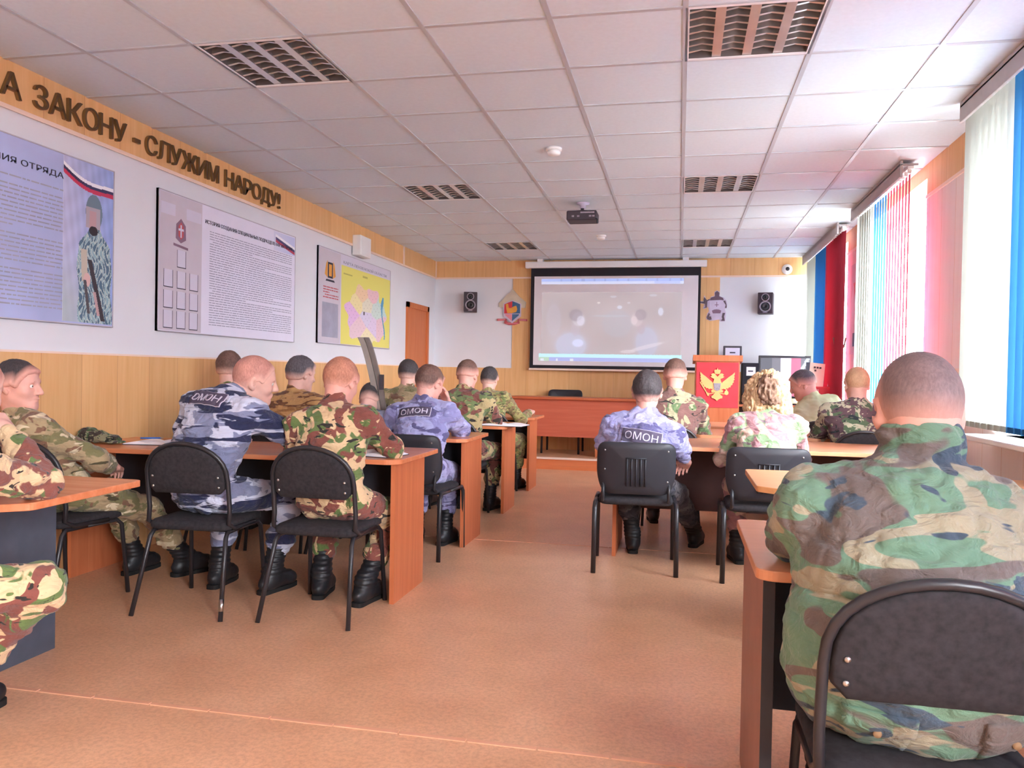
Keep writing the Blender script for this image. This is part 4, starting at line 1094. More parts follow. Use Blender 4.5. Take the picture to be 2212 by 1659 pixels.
# papers, books, cap, case
def book(name, label, x, y, z, w_, d, yaw, open_=True, cover=None):
    e = empty(name, (x, y, z), R(yaw)); tag(e, label, 'book')
    cov = cover or M['dgrey']
    if open_:
        MB().box((-w_ / 2 - .004, -d / 2 - .004, 0), (w_ / 2 + .004, d / 2 + .004, .004)).build('cover', cov, e)
        for s_ in (-1, 1):
            vs = []; n = 9
            for k in range(n):
                t = k / (n - 1); xx = s_ * w_ / 2 * t; zz = .006 + .020 * math.sin(math.pi * min(1, t * .9 + .06)) * (1 - .55 * t)
                vs += [(xx, -d / 2, .004), (xx, d / 2, .004), (xx, d / 2, zz), (xx, -d / 2, zz)]
            fs = []
            for k in range(n - 1):
                for i in range(4): fs.append((k * 4 + i, k * 4 + (i + 1) % 4, k * 4 + 4 + (i + 1) % 4, k * 4 + 4 + i))
            fs += [(3, 2, 1, 0), tuple((n - 1) * 4 + i for i in range(4))]
            if s_ > 0: fs = [f[::-1] for f in fs]
            MB().add(vs, fs).build('page_block', M['paper'], e)
    return e
b = book('notebook', 'open white notebook with a blue pen on the second left desk', -3.04, 4.19, TZ, .30, .20, 8)
e = empty('pen', (-3.06, 4.17, TZ + .035), R(28)); tag(e, 'blue pen lying across the open notebook', 'pen')
MB().tube([(-.06, 0, 0), (.05, 0, 0)], .0045, 8).build('barrel', M['blue'], e); MB().tube([(.05, 0, 0), (.066, 0, 0)], [.0045, .001], 8).build('tip', M['steel'], e)
book('notebook', 'open white notebook in front of the ginger-haired man', -1.62, 4.08, TZ, .30, .21, -12)
book('notebook', 'thick open white book on the corner of the fourth left desk', -1.50, 6.78, TZ, .40, .26, -6)
o = MB().box((-.09, -.12, 0), (.09, .12, .035)).build('blue_case', M['blue'], None, (1.16, 6.62, TZ), .008); tag(o, 'flat blue case on a right-hand desk beside the pale-shirted man', 'case')
o = MB().box((-.09, -.1, 0), (.09, .1, .02)).build('black_folder', M['dgrey'], None, (.88, 6.62, TZ), .004); tag(o, 'black folder left of the blue case', 'folder')

# soft camouflage cap lying by the wall

# ------------------------------------------------------------------ bodies: distance-field modelling
def vnoise_table(seed):
    return np.random.RandomState(seed).rand(24, 24, 24).astype(np.float32)
VT = [vnoise_table(k) for k in range(3)]
def vnoise(p, f, t=0):
    q = np.asarray(p) * np.asarray(f) + 100.0; i = np.floor(q).astype(int); w = q - i; w = w * w * (3 - 2 * w)
    T = VT[t]; r = 0
    for dx in (0, 1):
        for dy in (0, 1):
            for dz in (0, 1):
                k = (w[:, 0] if dx else 1 - w[:, 0]) * (w[:, 1] if dy else 1 - w[:, 1]) * (w[:, 2] if dz else 1 - w[:, 2])
                r = r + k * T[(i[:, 0] + dx) % 24, (i[:, 1] + dy) % 24, (i[:, 2] + dz) % 24]
    return r
BIG = .06
A3 = lambda p: np.array([p[0], p[1], p[2]], dtype=np.float64)
class Vol:
    def __init__(s, lo, hi, h):
        s.h = h; s.lo = A3(lo) - 3 * h; s.n = np.ceil((A3(hi) - s.lo) / h).astype(int) + 4
        s.a = np.full(s.n, BIG, np.float32)
        s.ax = [(s.lo[k] + h * np.arange(s.n[k])).astype(np.float32) for k in range(3)]
    def region(s, lo, hi):
        i0 = np.maximum(0, np.floor((lo - s.lo) / s.h).astype(int)); i1 = np.minimum(s.n, np.ceil((hi - s.lo) / s.h).astype(int) + 1)
        if (i1 <= i0).any(): return None
        sl = tuple(slice(a, b) for a, b in zip(i0, i1))
        x = s.ax[0][sl[0]][:, None, None]; y = s.ax[1][sl[1]][None, :, None]; z = s.ax[2][sl[2]][None, None, :]
        return sl, x, y, z
    def merge(s, sl, d, k, sub=False):
        a = s.a[sl]
        if sub: d = -d; h = np.maximum(k - np.abs(a - d), 0) / k; s.a[sl] = np.maximum(a, d) + h * h * k / 4
        else: h = np.maximum(k - np.abs(a - d), 0) / k; s.a[sl] = np.minimum(a, d) - h * h * k / 4
    def cone(s, a, b, r1, r2, k=.02, sub=False):
        a, b = A3(a), A3(b); m = max(r1, r2) + BIG
        g = s.region(np.minimum(a, b) - m, np.maximum(a, b) + m)
        if g is None: return s
        sl, x, y, z = g; ba = b - a; L = max(1e-9, ba @ ba)
        px, py, pz = x - a[0], y - a[1], z - a[2]
        t = np.clip((px * ba[0] + py * ba[1] + pz * ba[2]) / L, 0, 1)
        d = np.sqrt((px - t * ba[0]) ** 2 + (py - t * ba[1]) ** 2 + (pz - t * ba[2]) ** 2) - (r1 + (r2 - r1) * t)
        s.merge(sl, d, k, sub); return s
    def chain(s, pts, rs, k=.02):
        for i in range(len(pts) - 1): s.cone(pts[i], pts[i + 1], rs[i], rs[i + 1], k)
        return s
    def ell(s, c, fr, rad, k=.02, sub=False):
        """fr: 3 column axes (3x3)"""
        c = A3(c); rad = np.array(rad, float); m = rad.max() + BIG
        g = s.region(c - m, c + m)
        if g is None: return s
        sl, x, y, z = g; px, py, pz = x - c[0], y - c[1], z - c[2]
        q = [px * fr[0, i] + py * fr[1, i] + pz * fr[2, i] for i in range(3)]
        k0 = np.sqrt(sum((q[i] / rad[i]) ** 2 for i in range(3))); k1 = np.sqrt(sum((q[i] / rad[i] ** 2) ** 2 for i in range(3)))
        d = k0 * (k0 - 1) / np.maximum(k1, 1e-6)
        s.merge(sl, d, k, sub); return s
    def box(s, c, fr, half, rnd, k=.01):
        c = A3(c); half = np.array(half, float); m = np.linalg.norm(half) + BIG
        g = s.region(c - m, c + m)
        if g is None: return s
        sl, x, y, z = g; px, py, pz = x - c[0], y - c[1], z - c[2]
        q = [np.abs(px * fr[0, i] + py * fr[1, i] + pz * fr[2, i]) - (half[i] - rnd) for i in range(3)]
        d = np.sqrt(sum(np.maximum(v, 0) ** 2 for v in q)) + np.minimum(np.maximum(np.maximum(q[0], q[1]), q[2]), 0) - rnd
        s.merge(sl, d, k); return s
    def clip(s, c, n, k=.01):
        """remove everything on the side n points to"""
        c, n = A3(c), A3(n); x = s.ax[0][:, None, None]; y = s.ax[1][None, :, None]; z = s.ax[2][None, None, :]
        d = (x - c[0]) * n[0] + (y - c[1]) * n[1] + (z - c[2]) * n[2]
        h = np.maximum(k - np.abs(s.a - d), 0) / k; s.a = (np.maximum(s.a, d) + h * h * k / 4).astype(np.float32); return s
    def mesh(s):
        g = openvdb.FloatGrid(BIG); g.copyFromArray(np.clip(s.a, -BIG, BIG).astype(np.float32)); pts, quads = g.convertToQuads(0.0)[:2]
        pts = np.asarray(pts, dtype=np.float64) * s.h + s.lo; quads = np.asarray(quads)[:, ::-1]
        return pts, quads
def grad_normals(pts, quads):
    a, b, c, d = (pts[quads[:, i]] for i in range(4)); n = np.cross(c - a, d - b); out = np.zeros_like(pts)
    for i in range(4): np.add.at(out, quads[:, i], n)
    return out / np.maximum(1e-12, np.linalg.norm(out, axis=1))[:, None]
def smesh(name, pts, quads, mats, parent, org):
    me = bpy.data.meshes.new(name); pts = pts - org
    me.vertices.add(len(pts)); me.vertices.foreach_set('co', pts.astype(np.float32).ravel())
    me.loops.add(len(quads) * 4); me.loops.foreach_set('vertex_index', quads.astype(np.int32).ravel())
    me.polygons.add(len(quads)); me.polygons.foreach_set('loop_start', np.arange(0, len(quads) * 4, 4, dtype=np.int32))
    me.polygons.foreach_set('use_smooth', np.ones(len(quads), bool))
    me.update(calc_edges=True); me.validate()
    return link(name, me, mats, parent)
def unit(v): v = np.asarray(v, float); return v / max(1e-9, np.linalg.norm(v))
def rotm(axis, deg):
    a = unit(axis); t = R(deg); K = np.array([[0, -a[2], a[1]], [a[2], 0, -a[0]], [-a[1], a[0], 0]]); return np.eye(3) + math.sin(t) * K + (1 - math.cos(t)) * K @ K
def ik(a, c, l1, l2, pole):
    a, c = A3(a), A3(c); v = c - a; d = np.linalg.norm(v)
    if d > (l1 + l2) * .995: c = a + v / d * (l1 + l2) * .995; v = c - a; d = np.linalg.norm(v)
    x = (l1 * l1 - l2 * l2 + d * d) / (2 * d); y = math.sqrt(max(0, l1 * l1 - x * x)); u = v / d
    p = A3(pole); p = unit(p - u * (p @ u)); return a + u * x + p * y, c

CAP = None
def hand(V, w, d, n, side, curl=.5, sc=1.0):
    """w wrist, d finger direction, n palm normal, side +1 right / -1 left"""
    d = unit(d); n = unit(n - d * (n @ d)); l = np.cross(n, d) * side          # l points to the little finger side away from the thumb
    fr = np.stack([l, d, n], 1)
    V.box(w + d * .05 * sc, fr, (.041 * sc, .047 * sc, .014 * sc), .012 * sc, .012); V.cone(w - d * .02, w + d * .02 * sc, .025 * sc, .026 * sc, .02)
    for k, (o, L, r) in enumerate(((-.031, .070, .0088), (-.0105, .078, .0090), (.0105, .072, .0086), (.030, .056, .0078))):
        p = w + d * (.092 - .006 * abs(k - 1.2)) * sc + l * o * sc; dd = d; ax = l * 1.0
        for j, f in enumerate((.42, .33, .25)):
            ang = curl * (38, 52, 34)[j] * (1 + .12 * k)
            c_, s_ = math.cos(R(ang)), math.sin(R(ang)); nn = unit(np.cross(l, dd)) ; nn = nn if nn @ (n if j == 0 else nprev) > -.2 else -nn
            dd = unit(dd * c_ + nn * s_); nprev = nn
            q = p + dd * L * f * sc; V.cone(p, q, r * sc * (1 - .07 * j), r * sc * (1 - .07 * (j + 1)), .005); p = q
    p = w + d * .022 * sc - l * .030 * sc + n * .004; t1 = unit(d * .62 - l * .72 + n * .35); q = p + t1 * .045 * sc; t2 = unit(d * .9 - l * .2 + n * .35 * (1 + curl)); r_ = q + t2 * .032 * sc
    V.cone(p, q, .0155 * sc, .011 * sc, .012); V.cone(q, r_, .0108 * sc, .0088 * sc, .006)

def skull(V, H, F, g=0.0, k=.03, s=1.0):
    P = lambda x, y, z: H + F @ (np.array([x, y, z]) * s)
    V.ell(P(0, -.012, .036), F, (np.array([.0755, .096, .088]) + g) * s, k); V.ell(P(0, -.028, .012), F, (np.array([.069, .076, .078]) + g) * s, k)
    V.ell(P(0, .036, .004), F, (np.array([.066, .060, .085]) + g) * s, k)
def head(V, H, F, s=1.0):
    P = lambda x, y, z: H + F @ (np.array([x, y, z]) * s)
    skull(V, H, F, 0, .03, s)
    V.ell(P(0, .036, -.056), F, np.array([.054, .056, .058]) * s, .03)
    V.cone(P(-.040, .0, -.062), P(-.012, .074, -.096), .020 * s, .020 * s, .03); V.cone(P(.040, .0, -.062), P(.012, .074, -.096), .020 * s, .020 * s, .03)
    V.cone(P(-.012, .078, -.097), P(.012, .078, -.097), .019 * s, .019 * s, .02)
    V.cone(P(-.032, .082, .026), P(.032, .082, .026), .012 * s, .012 * s, .016)
    for q in (-1, 1):
        V.ell(P(q * .040, .060, -.026), F, np.array([.022, .026, .022]) * s, .02); V.ell(P(q * .031, .098, .006), F, np.array([.019, .016, .012]) * s, .012, True)
        E = F @ rotm((0, 0, 1), -q * 34) @ rotm((1, 0, 0), -8)
        V.ell(P(q * .0815, -.016, -.004), E, np.array([.008, .021, .034]) * s, .008); V.ell(P(q * .086, -.009, -.001), E, np.array([.006, .009, .018]) * s, .006, True); V.ell(P(q * .078, -.008, -.032), E, np.array([.008, .010, .012]) * s, .008)
    V.cone(P(0, .096, .014), P(0, .118, -.026), .009 * s, .0125 * s, .012); V.ell(P(-.012, .104, -.031), F, np.array([.009, .011, .008]) * s, .008); V.ell(P(.012, .104, -.031), F, np.array([.009, .011, .008]) * s, .008)
    V.ell(P(0, .096, -.055), F, np.array([.024, .012, .0065]) * s, .007); V.ell(P(0, .094, -.067), F, np.array([.021, .012, .0065]) * s, .007); V.ell(P(0, .107, -.0605), F, np.array([.022, .008, .0018]) * s, .004, True)

FADE = {}
def hair_fade(hk, sk):
    """cropped cut: stubble over skin at the nape and sides, denser on top"""
    if (hk, sk) in FADE: return FADE[(hk, sk)]
    m = HM[hk].copy(); m.name = HM[hk].name + ' cropped fade'; t = m.node_tree; b = t.nodes['Principled BSDF']
    src = b.inputs['Base Color'].links[0].from_socket
    a = t.nodes.new('ShaderNodeAttribute'); a.attribute_name = 'fade'
    mx = t.nodes.new('ShaderNodeMix'); mx.data_type = 'RGBA'; mx.inputs[6].default_value = SKC[sk]
    t.links.new(a.outputs['Fac'], mx.inputs[0]); t.links.new(src, mx.inputs[7]); t.links.new(mx.outputs[2], b.inputs['Base Color'])
    FADE[(hk, sk)] = m; return m
SKC = {'fair': rgb((226, 178, 162)), 'ruddy': rgb((222, 164, 148)), 'tan': rgb((208, 146, 124))}
def person(label, pel, face, H, hyaw=None, hpitch=0, hroll=0, hands=None, feet=None, outfit='p4', skinm='fair', hair=('brown', .006, 0), fat=1.0, s=1.0, vox=.010, bvox=.0068,
           shroll=0, shyaw=0, patch=None, trousers=None, short=False, elbows=(None, None), seat=.462, hcurl=(.5, .5), hand_dir=(None, None), palm=(None, None), collar=True, kneeout=0.2, waist=False, knees=(None, None), bulge=.05, hood=False, elbow_at=(None, None), knee_at=(None, None), neck_at=None, collar_h=None, wide=1.0):
    rnd = random.Random(hash(label) % 1000 if False else sum(map(ord, label)))
    fw = np.array([-math.sin(R(face)), math.cos(R(face)), 0]); rt = np.array([math.cos(R(face)), math.sin(R(face)), 0]); up = np.array([0, 0, 1.])
    org = np.array([pel[0], pel[1], 0.])
    Pv = np.array([pel[0], pel[1], seat + .105 * s]); H = A3(H)
    hy = face if hyaw is None else hyaw
    F = rotm(up, hy) @ rotm((1, 0, 0), -hpitch) @ rotm((0, 1, 0), hroll)     # columns: right, forward, up of the head
    hup = F[:, 2]; hfw = F[:, 1]
    bu = unit(.55 * hup + .45 * unit(H - Pv))
    N = H - bu * .185 * s - hfw * .012                                        # base of the neck
    if neck_at is not None: N = A3(neck_at); bu = unit(H - hup * .02 - N)
    ctrl = (Pv + N) / 2 - fw * bulge * 2
    sp = lambda t: Pv * (1 - t) ** 2 + ctrl * 2 * t * (1 - t) + N * t * t
    tg = lambda t: unit((ctrl - Pv) * (1 - t) + (N - ctrl) * t)
    def frame(t):
        u = tg(t); r = unit(rotm(up, shyaw * t) @ rt - u * (u @ (rotm(up, shyaw * t) @ rt)))
        if shroll: r = rotm(np.cross(u, r), -shroll * t) @ r
        f = np.cross(u, r); return np.stack([r, f, unit(np.cross(r, f))], 1)
    Fs = frame(.95); Sc = N - tg(1.) * .055 * s
    wsh = .178 * s * (1 + (fat - 1) * .5)
    sh = [Sc - Fs[:, 0] * wsh, Sc + Fs[:, 0] * wsh]
    if hands is None: hands = (None, None)
    hd = []
    for q, (sd, hp) in enumerate(((-1, hands[0]), (1, hands[1]))):
        if hp is None: hp = org + rt * sd * .16 + fw * .44 + up * (TZ + .035)
        hd.append(A3(hp))
    el = []; wr = []
    for q, sd in enumerate((-1, 1)):
        pole = rt * sd * .5 - up * .9 - fw * .3
        if elbows[q] is not None: pole = A3(elbows[q])
        e_, w_ = ik(sh[q], hd[q], .285 * s, .255 * s, pole)
        if elbow_at[q] is not None: e_ = A3(elbow_at[q]); w_ = e_ + unit(hd[q] - e_) * min(np.linalg.norm(hd[q] - e_), .27 * s)
        el.append(e_); wr.append(w_)
    if feet is None: feet = ((-.13, .40), (.14, .38))
    hips = [Pv - rt * .088 * s - up * .012, Pv + rt * .088 * s - up * .012]
    kn = []; an = []
    for q, sd in enumerate((-1, 1)):
        f_ = feet[q]; a_ = org + rt * f_[0] + fw * f_[1] + up * .10
        pole = up * .9 + fw * .8 + rt * sd * kneeout
        if knees[q] is not None: pole = A3(knees[q])
        k_, a2_ = ik(hips[q], a_, .425 * s, .415 * s, pole)
        if knee_at[q] is not None: k_ = A3(knee_at[q])
        else: a_ = a2_
        kn.append(k_); an.append(a_)
    allp = np.array([Pv, H, N, *sh, *el, *wr, *hd, *kn, *an, *hips])
    lo = allp.min(0) - .2; hi = allp.max(0) + .2; lo[2] = max(lo[2], -.02)
    g = fat
    # ---- body
    V = Vol(lo, hi, bvox)
    for t, rd in ((0, (.150, .11, .10)), (.3, (.135, .098, .13)), (.62, (.152, .105, .15)), (.86, (.145, .088, .10))): V.ell(sp(t), frame(t), np.array(rd) * s * (1 + (g - 1) * .8), .05)
    V.cone(sh[0], sh[1], .052 * s, .052 * s, .04)
    nk = H + F @ (np.array([0, -.030, -.055]) * s)
    V.cone(N - bu * .03, nk, .060 * s * (1 + (g - 1) * .8), .054 * s * (1 + (g - 1) * .8), .03)
    head(V, H, F, s)
    if g > 1.1: V.ell(H + F @ np.array([0, -.062, -.05]), F, (.055, .035, .05), .03)
    for q, sd in enumerate((-1, 1)):
        V.cone(sh[q], el[q], .047 * s, .040 * s, .02); V.cone(el[q], wr[q], .040 * s, .027 * s, .02)
        fd = unit(wr[q] - el[q]); d = fd if hand_dir[q] is None else unit(hand_dir[q])
        n = palm[q] if palm[q] is not None else (-up - .25 * rt * sd)
        hand(V, wr[q], d, A3(n), sd, hcurl[q], s)
        V.cone(hips[q], kn[q], .075 * s, .052 * s, .03); V.cone(kn[q], an[q], .050 * s, .036 * s, .02); V.cone(an[q], an[q] + fw * .06 - up * .055, .028, .022, .015)
    pts, qd = V.mesh()
    body = smesh('person', pts, qd, [SK[skinm]], None, org); body.location = org
    tag(body, label, 'person')
    def cloth(name, V, mats, amp=(.006, .0035), sc=1.0, extra=None):
        pts, qd = V.mesh(); n = grad_normals(pts, qd)
        a = 1 - np.abs(2 * vnoise(pts, (11 / sc, 11 / sc, 19 / sc), 0) - 1); b = 1 - np.abs(2 * vnoise(pts, (26, 26, 34), 1) - 1); c_ = vnoise(pts, (5, 5, 6), 2)
        d = amp[0] * (a * 2 - 1.1) + amp[1] * (b * 2 - 1.1) + amp[0] * 1.1 * (c_ * 2 - 1)
        pts = pts + n * d[:, None]
        if extra: pts = extra(pts, n)
        return smesh(name, pts, qd, mats, body, org)
    # ---- jacket
    V = Vol(lo, hi, vox)
    J = (((-.02, (.168, .126, .10)), (.28, (.160, .122, .15)), (.60, (.186 * wide, .124, .17)), (.84, (.182 * wide, .104, .12))) if not waist else ((.36, (.176, .146, .10)), (.46, (.172, .138, .13)), (.60, (.172, .130, .17)), (.84, (.172, .112, .12))))
    for t, rd in J: V.ell(sp(max(t, 0)) + (sp(.1) - sp(0)) * min(t, 0) * 10, frame(max(t, 0)), np.array(rd) * s * (1 + (g - 1)), .06)
    V.cone(sh[0], sh[1], .068 * s, .068 * s, .05)
    for q in (0, 1): V.cone(N + bu * .0, sh[q], .070 * s * (1 + (g - 1) * .6), .062 * s, .05)
    for q in (0, 1):
        V.cone(sh[q], el[q], .072 * s * (1 + (g - 1) * .5), .061 * s, .03)
        if not short: V.cone(el[q], wr[q] + unit(el[q] - wr[q]) * .03, .061 * s, .044 * s, .03)
        else:
            m_ = sh[q] * .25 + el[q] * .75; V.clip(m_, unit(el[q] - sh[q])) if False else None
    if collar:
        cb = N + bu * .012 - fw * .004
        ck = collar_h or (.36 if not hood else .42); ce = N + (nk - N) * ck; rr = s * (1 + (g - 1) * .9)
        V.cone(cb, ce, .078 * rr, .071 * rr, .012)
        if hood:
            for a_ in np.linspace(-1.9, 1.9, 9):
                if a_ < 1.7:
                    P0 = cb - fw * .07 * math.cos(a_) + rt * .085 * math.sin(a_) - up * .01; a2 = a_ + .475; P1 = cb - fw * .07 * math.cos(a2) + rt * .085 * math.sin(a2) - up * .01
                    V.cone(P0, P1, .034, .034, .02)
    if waist: V.clip(sp(.37), -tg(.37), .03)
    jk = cloth('jacket' if not short else 'shirt', V, [C[outfit] if outfit in C else M[outfit]], (.010, .0055) if waist else (.009, .005))
    if waist:
        V = Vol(lo, hi, vox); V.ell(sp(.36), frame(.36), np.array((.170, .144, .20)) * s * g, .02); V.clip(sp(.41), tg(.37), .012); V.clip(sp(.315), -tg(.37), .012)
        def ruch(p, n):
            an_ = np.arctan2((p - sp(.08)) @ rt, (p - sp(.08)) @ fw); return p + n * (.004 * np.sin(an_ * 90))[:, None]
        cloth('waistband', V, [C[outfit]], (.002, .002), 1, ruch)
    # ---- trousers
    tm = C[trousers] if trousers in C else (M.get(trousers) or C[outfit] if trousers else C[outfit])
    V = Vol(lo, hi, vox)
    V.ell(Pv - up * .005, np.stack([rt, fw, up], 1), np.array((.170, .135, .098)) * s * (1 + (g - 1) * 1.2), .05)
    if waist: V.ell(sp(.12), frame(.12), np.array((.192, .150, .13)) * s * g, .05); V.ell(sp(.27), frame(.27), np.array((.184, .140, .13)) * s * g, .05)
    for q in (0, 1):
        V.cone(hips[q], kn[q], .096 * s * (1 + (g - 1) * .9), .076 * s, .03)
        st = kn[q] + (an[q] - kn[q]) * .60; V.cone(kn[q], st, .073 * s, .067 * s, .03); V.cone(st, kn[q] + (an[q] - kn[q]) * .66, .070 * s, .058 * s, .02)
    V.clip((0, 0, seat - .010), (0, 0, -1), .02) if False else None
    tr = cloth('trousers', V, [tm], (.008, .0045))
    # ---- boots
    for q, sd in enumerate((-1, 1)):
        V = Vol(an[q] - np.array([.25, .25, .12]), np.maximum(an[q], kn[q]) + np.array([.25, .25, .05]), .007)
        sft = an[q] + unit(kn[q] - an[q]) * .20; fwd = unit(fw + rt * sd * .15); ft = np.stack([np.cross(fwd, up), fwd, up], 1)
        V.chain([sft, an[q] + unit(kn[q] - an[q]) * .05, an[q] - up * .03], [.056 * s, .047 * s, .045 * s], .02)
        a0 = np.array([an[q][0], an[q][1], an[q][2] - .10])
        V.ell(a0 + fwd * .055 + up * .055, ft, (.045, .14, .048), .03); V.ell(a0 + fwd * .14 + up * .045, ft, (.043, .055, .036), .02); V.ell(a0 - fwd * .035 + up * .045, ft, (.036, .04, .045), .02)
        V.cone(an[q] + up * .02, a0 + fwd * .11 + up * .055, .046, .040, .03)
        V.clip(a0 + up * .018, (0, 0, -1), .004)
        pts, qd = V.mesh(); n = grad_normals(pts, qd); pts = pts + n * (.0025 * np.sin(pts[:, 2] * 260) * (pts[:, 2] > .09 + a0[2]))[:, None]
        bt = smesh('boot', pts, qd, [M['rubber']], body, org)
        sl = MB(); ol = rounded([(-.034, -.085), (.034, -.085), (.036, .02), (.046, .12), (.03, .198), (-.03, .198), (-.046, .12), (-.036, .02)], .03, 4)
        sl.prism([tuple(a0 - org + ft @ np.array([x, y, 0.])) for x, y in ol], (0, 0, .022)); sl.build('sole', M['sole'], bt)
    # ---- hair
    hk, th, style = hair
    if hk:
        V = Vol(H - .22, H + .22, .005 if bvox < .0075 else .006)
        if style == 'curly':
            skull(V, H, F, .028, .03, s)
            P = lambda x, y, z: H + F @ np.array([x, y, z])
            V.ell(P(0, -.05, .0), F, (.125, .10, .125), .04)
            for q in (-1, 1): V.ell(P(q * .085, -.03, -.07), F, (.062, .075, .12), .04)
            V.ell(P(0, .085, -.05), F, (.055, .05, .085), .02, True)
            pts, qd = V.mesh(); n = grad_normals(pts, qd)
            d = .016 * (vnoise(pts, (16, 16, 14), 0) * 2 - 1) + .009 * (1 - np.abs(2 * vnoise(pts, (70, 70, 34), 1) - 1) * 2) + .006 * (vnoise(pts, (130, 130, 60), 2) * 2 - 1)
            hb = smesh('hair', pts + n * d[:, None], qd, [HM[hk]], body, org)
            V = Vol(H - .25, H + .25, .005)
            V.ell(P(-.008, -.125, .0), F, (.066, .050, .080), .03); V.ell(P(.02, -.12, -.055), F, (.05, .04, .04), .03); V.ell(P(-.01, -.11, .05), F, (.05, .05, .05), .03)
            pts, qd = V.mesh(); n = grad_normals(pts, qd); d = .012 * (vnoise(pts, (50, 50, 26), 0) * 2 - 1) + .010 * (1 - np.abs(2 * vnoise(pts, (70, 70, 30), 1) - 1) * 2)
            smesh('hair_bunch', pts + n * d[:, None], qd, [HM['dkblond']], body, org)
        else:
            skull(V, H, F, th, .03, s)
            x = V.ax[0][:, None, None] - H[0]; y = V.ax[1][None, :, None] - H[1]; z = V.ax[2][None, None, :] - H[2]
            yy = (x * F[0, 1] + y * F[1, 1] + z * F[2, 1]) / s; zz = (x * F[0, 2] + y * F[1, 2] + z * F[2, 2]) / s
            lowb = {0: -.052, 'low': -.062, 'high': -.022}.get(style, -.052)
            hl = np.interp(yy, [-.12, -.07, -.045, -.022, .012, .03, .045, .065, .085, .1], [lowb, lowb, lowb + .008, -.002, .012, .0, .03, .066, .078, .085])
            d = (hl - zz) * .8; a = V.a; k = .006; h = np.maximum(k - np.abs(a - d), 0) / k; V.a = (np.maximum(a, d) + h * h * k / 4).astype(np.float32)
            pts, qd = V.mesh(); n = grad_normals(pts, qd); pts = pts + n * (min(1, th / .008) ** 2 * (.0018 * (vnoise(pts, (130, 130, 90), 0) * 2 - 1) + .003 * (vnoise(pts, (30, 30, 30), 1) * 2 - 1)))[:, None]
            q_ = (pts - H) @ F / s; hv = np.interp(q_[:, 1], [-.12, -.07, -.045, -.022, .012, .03, .045, .065, .085, .1], [lowb, lowb, lowb + .008, -.002, .012, .0, .03, .066, .078, .085])
            fd = np.clip((q_[:, 2] - hv - .004) / (.09 if hk == 'stubble' else .065 if lowb > -.03 else .040 if style == 'low' else .045), 0, 1)
            pts = pts - grad_normals(pts, qd) * (th * .85 * (1 - np.clip(fd * 1.8, 0, 1)))[:, None]
            ho = smesh('hair', pts, qd, [hair_fade(hk, skinm)], body, org)
            at = ho.data.attributes.new('fade', 'FLOAT', 'POINT'); at.data.foreach_set('value', fd.astype(np.float32))
    # ---- eyes and brows
    for q in (-1, 1):
        c_ = H + F @ (np.array([q * .031, .0795, .006]) * s) - org
        bm = bmesh.new(); bmesh.ops.create_uvsphere(bm, u_segments=12, v_segments=10, radius=.0118 * s); me = bpy.data.meshes.new('eye')
        for v in bm.verts: v.co = Vector(F @ np.array(v.co)) + Vector(c_)
        for f in bm.faces:
            f.smooth = True; f.material_index = 1 if (np.array(f.calc_center_median()) - c_) @ F[:, 1] > .0100 * s else 0
        bm.to_mesh(me); bm.free(); link('eye', me, [M['eye'], M['iris']], body)
        b0 = [H + F @ (np.array([q * x, y, z]) * s) - org for x, y, z in ((.012, .0925, .026), (.03, .092, .030), (.048, .080, .024))]
        MB().tube([tuple(p) for p in b0], [.0035, .0042, .002], 6).build('eyebrow', HM[hk if hk else 'brown'], body)
    # ---- back patch with lettering
    if patch:
        t, wd, hg, txt, dx = patch
        n = len(jk.data.vertices); co = np.empty(n * 3); jk.data.vertices.foreach_get('co', co); co = co.reshape(-1, 3)
        bv = BVHTree.FromPolygons([tuple(c) for c in co], [tuple(p.vertices) for p in jk.data.polygons])
        Fp = frame(t); c0 = sp(t) - org + Fp[:, 0] * dx - Fp[:, 1] * .4; r_, f_, u_ = Fp[:, 0], Fp[:, 1], Fp[:, 2]
        def drape(u, v, off):
            o = c0 + r_ * u + u_ * v; hit = bv.ray_cast(Vector(o), Vector(f_))
            return (np.array(hit[0]) if hit[0] is not None else o + f_ * .28) - f_ * off
        nx, ny = 40, 14
        def sheet(wd, hg, off, nm, mt):
            vs = [drape((i / nx - .5) * wd, (j / ny - .5) * hg, off) for j in range(ny + 1) for i in range(nx + 1)]; vb = [drape((i / nx - .5) * wd, (j / ny - .5) * hg, off - .004) for j in range(ny + 1) for i in range(nx + 1)]
            W = nx + 1; K = len(vs); fs = [(j * W + i, j * W + i + 1, (j + 1) * W + i + 1, (j + 1) * W + i) for j in range(ny) for i in range(nx)]
            rim = [i for i in range(W)] + [j * W + nx for j in range(1, ny + 1)] + [ny * W + i for i in range(nx - 1, -1, -1)] + [j * W for j in range(ny - 1, 0, -1)]
            fs += [(rim[k], K + rim[k], K + rim[(k + 1) % len(rim)], rim[(k + 1) % len(rim)]) for k in range(len(rim))]
            return MB().add(vs + vb, fs, True).build(nm, mt, body)
        pb = sheet(wd + .05, hg + .05, .006, 'patch_backing', jk.data.materials[0])
        bd = sheet(wd + .006, hg + .006, .0115, 'patch_border', M['patchl'])
        pp = sheet(wd, hg, .0155, 'patch', M['patch'])
        me, tc = text_mesh(txt, 0.0); bm = bmesh.new(); bm.from_mesh(me); bmesh.ops.triangulate(bm, faces=bm.faces); bmesh.ops.subdivide_edges(bm, edges=[e for e in bm.edges if e.calc_length() > .12], cuts=2, use_grid_fill=False)
        bmesh.ops.triangulate(bm, faces=bm.faces)
        lo_, hi_ = tc.min(0), tc.max(0); tw, thh = wd * .84, hg * .56
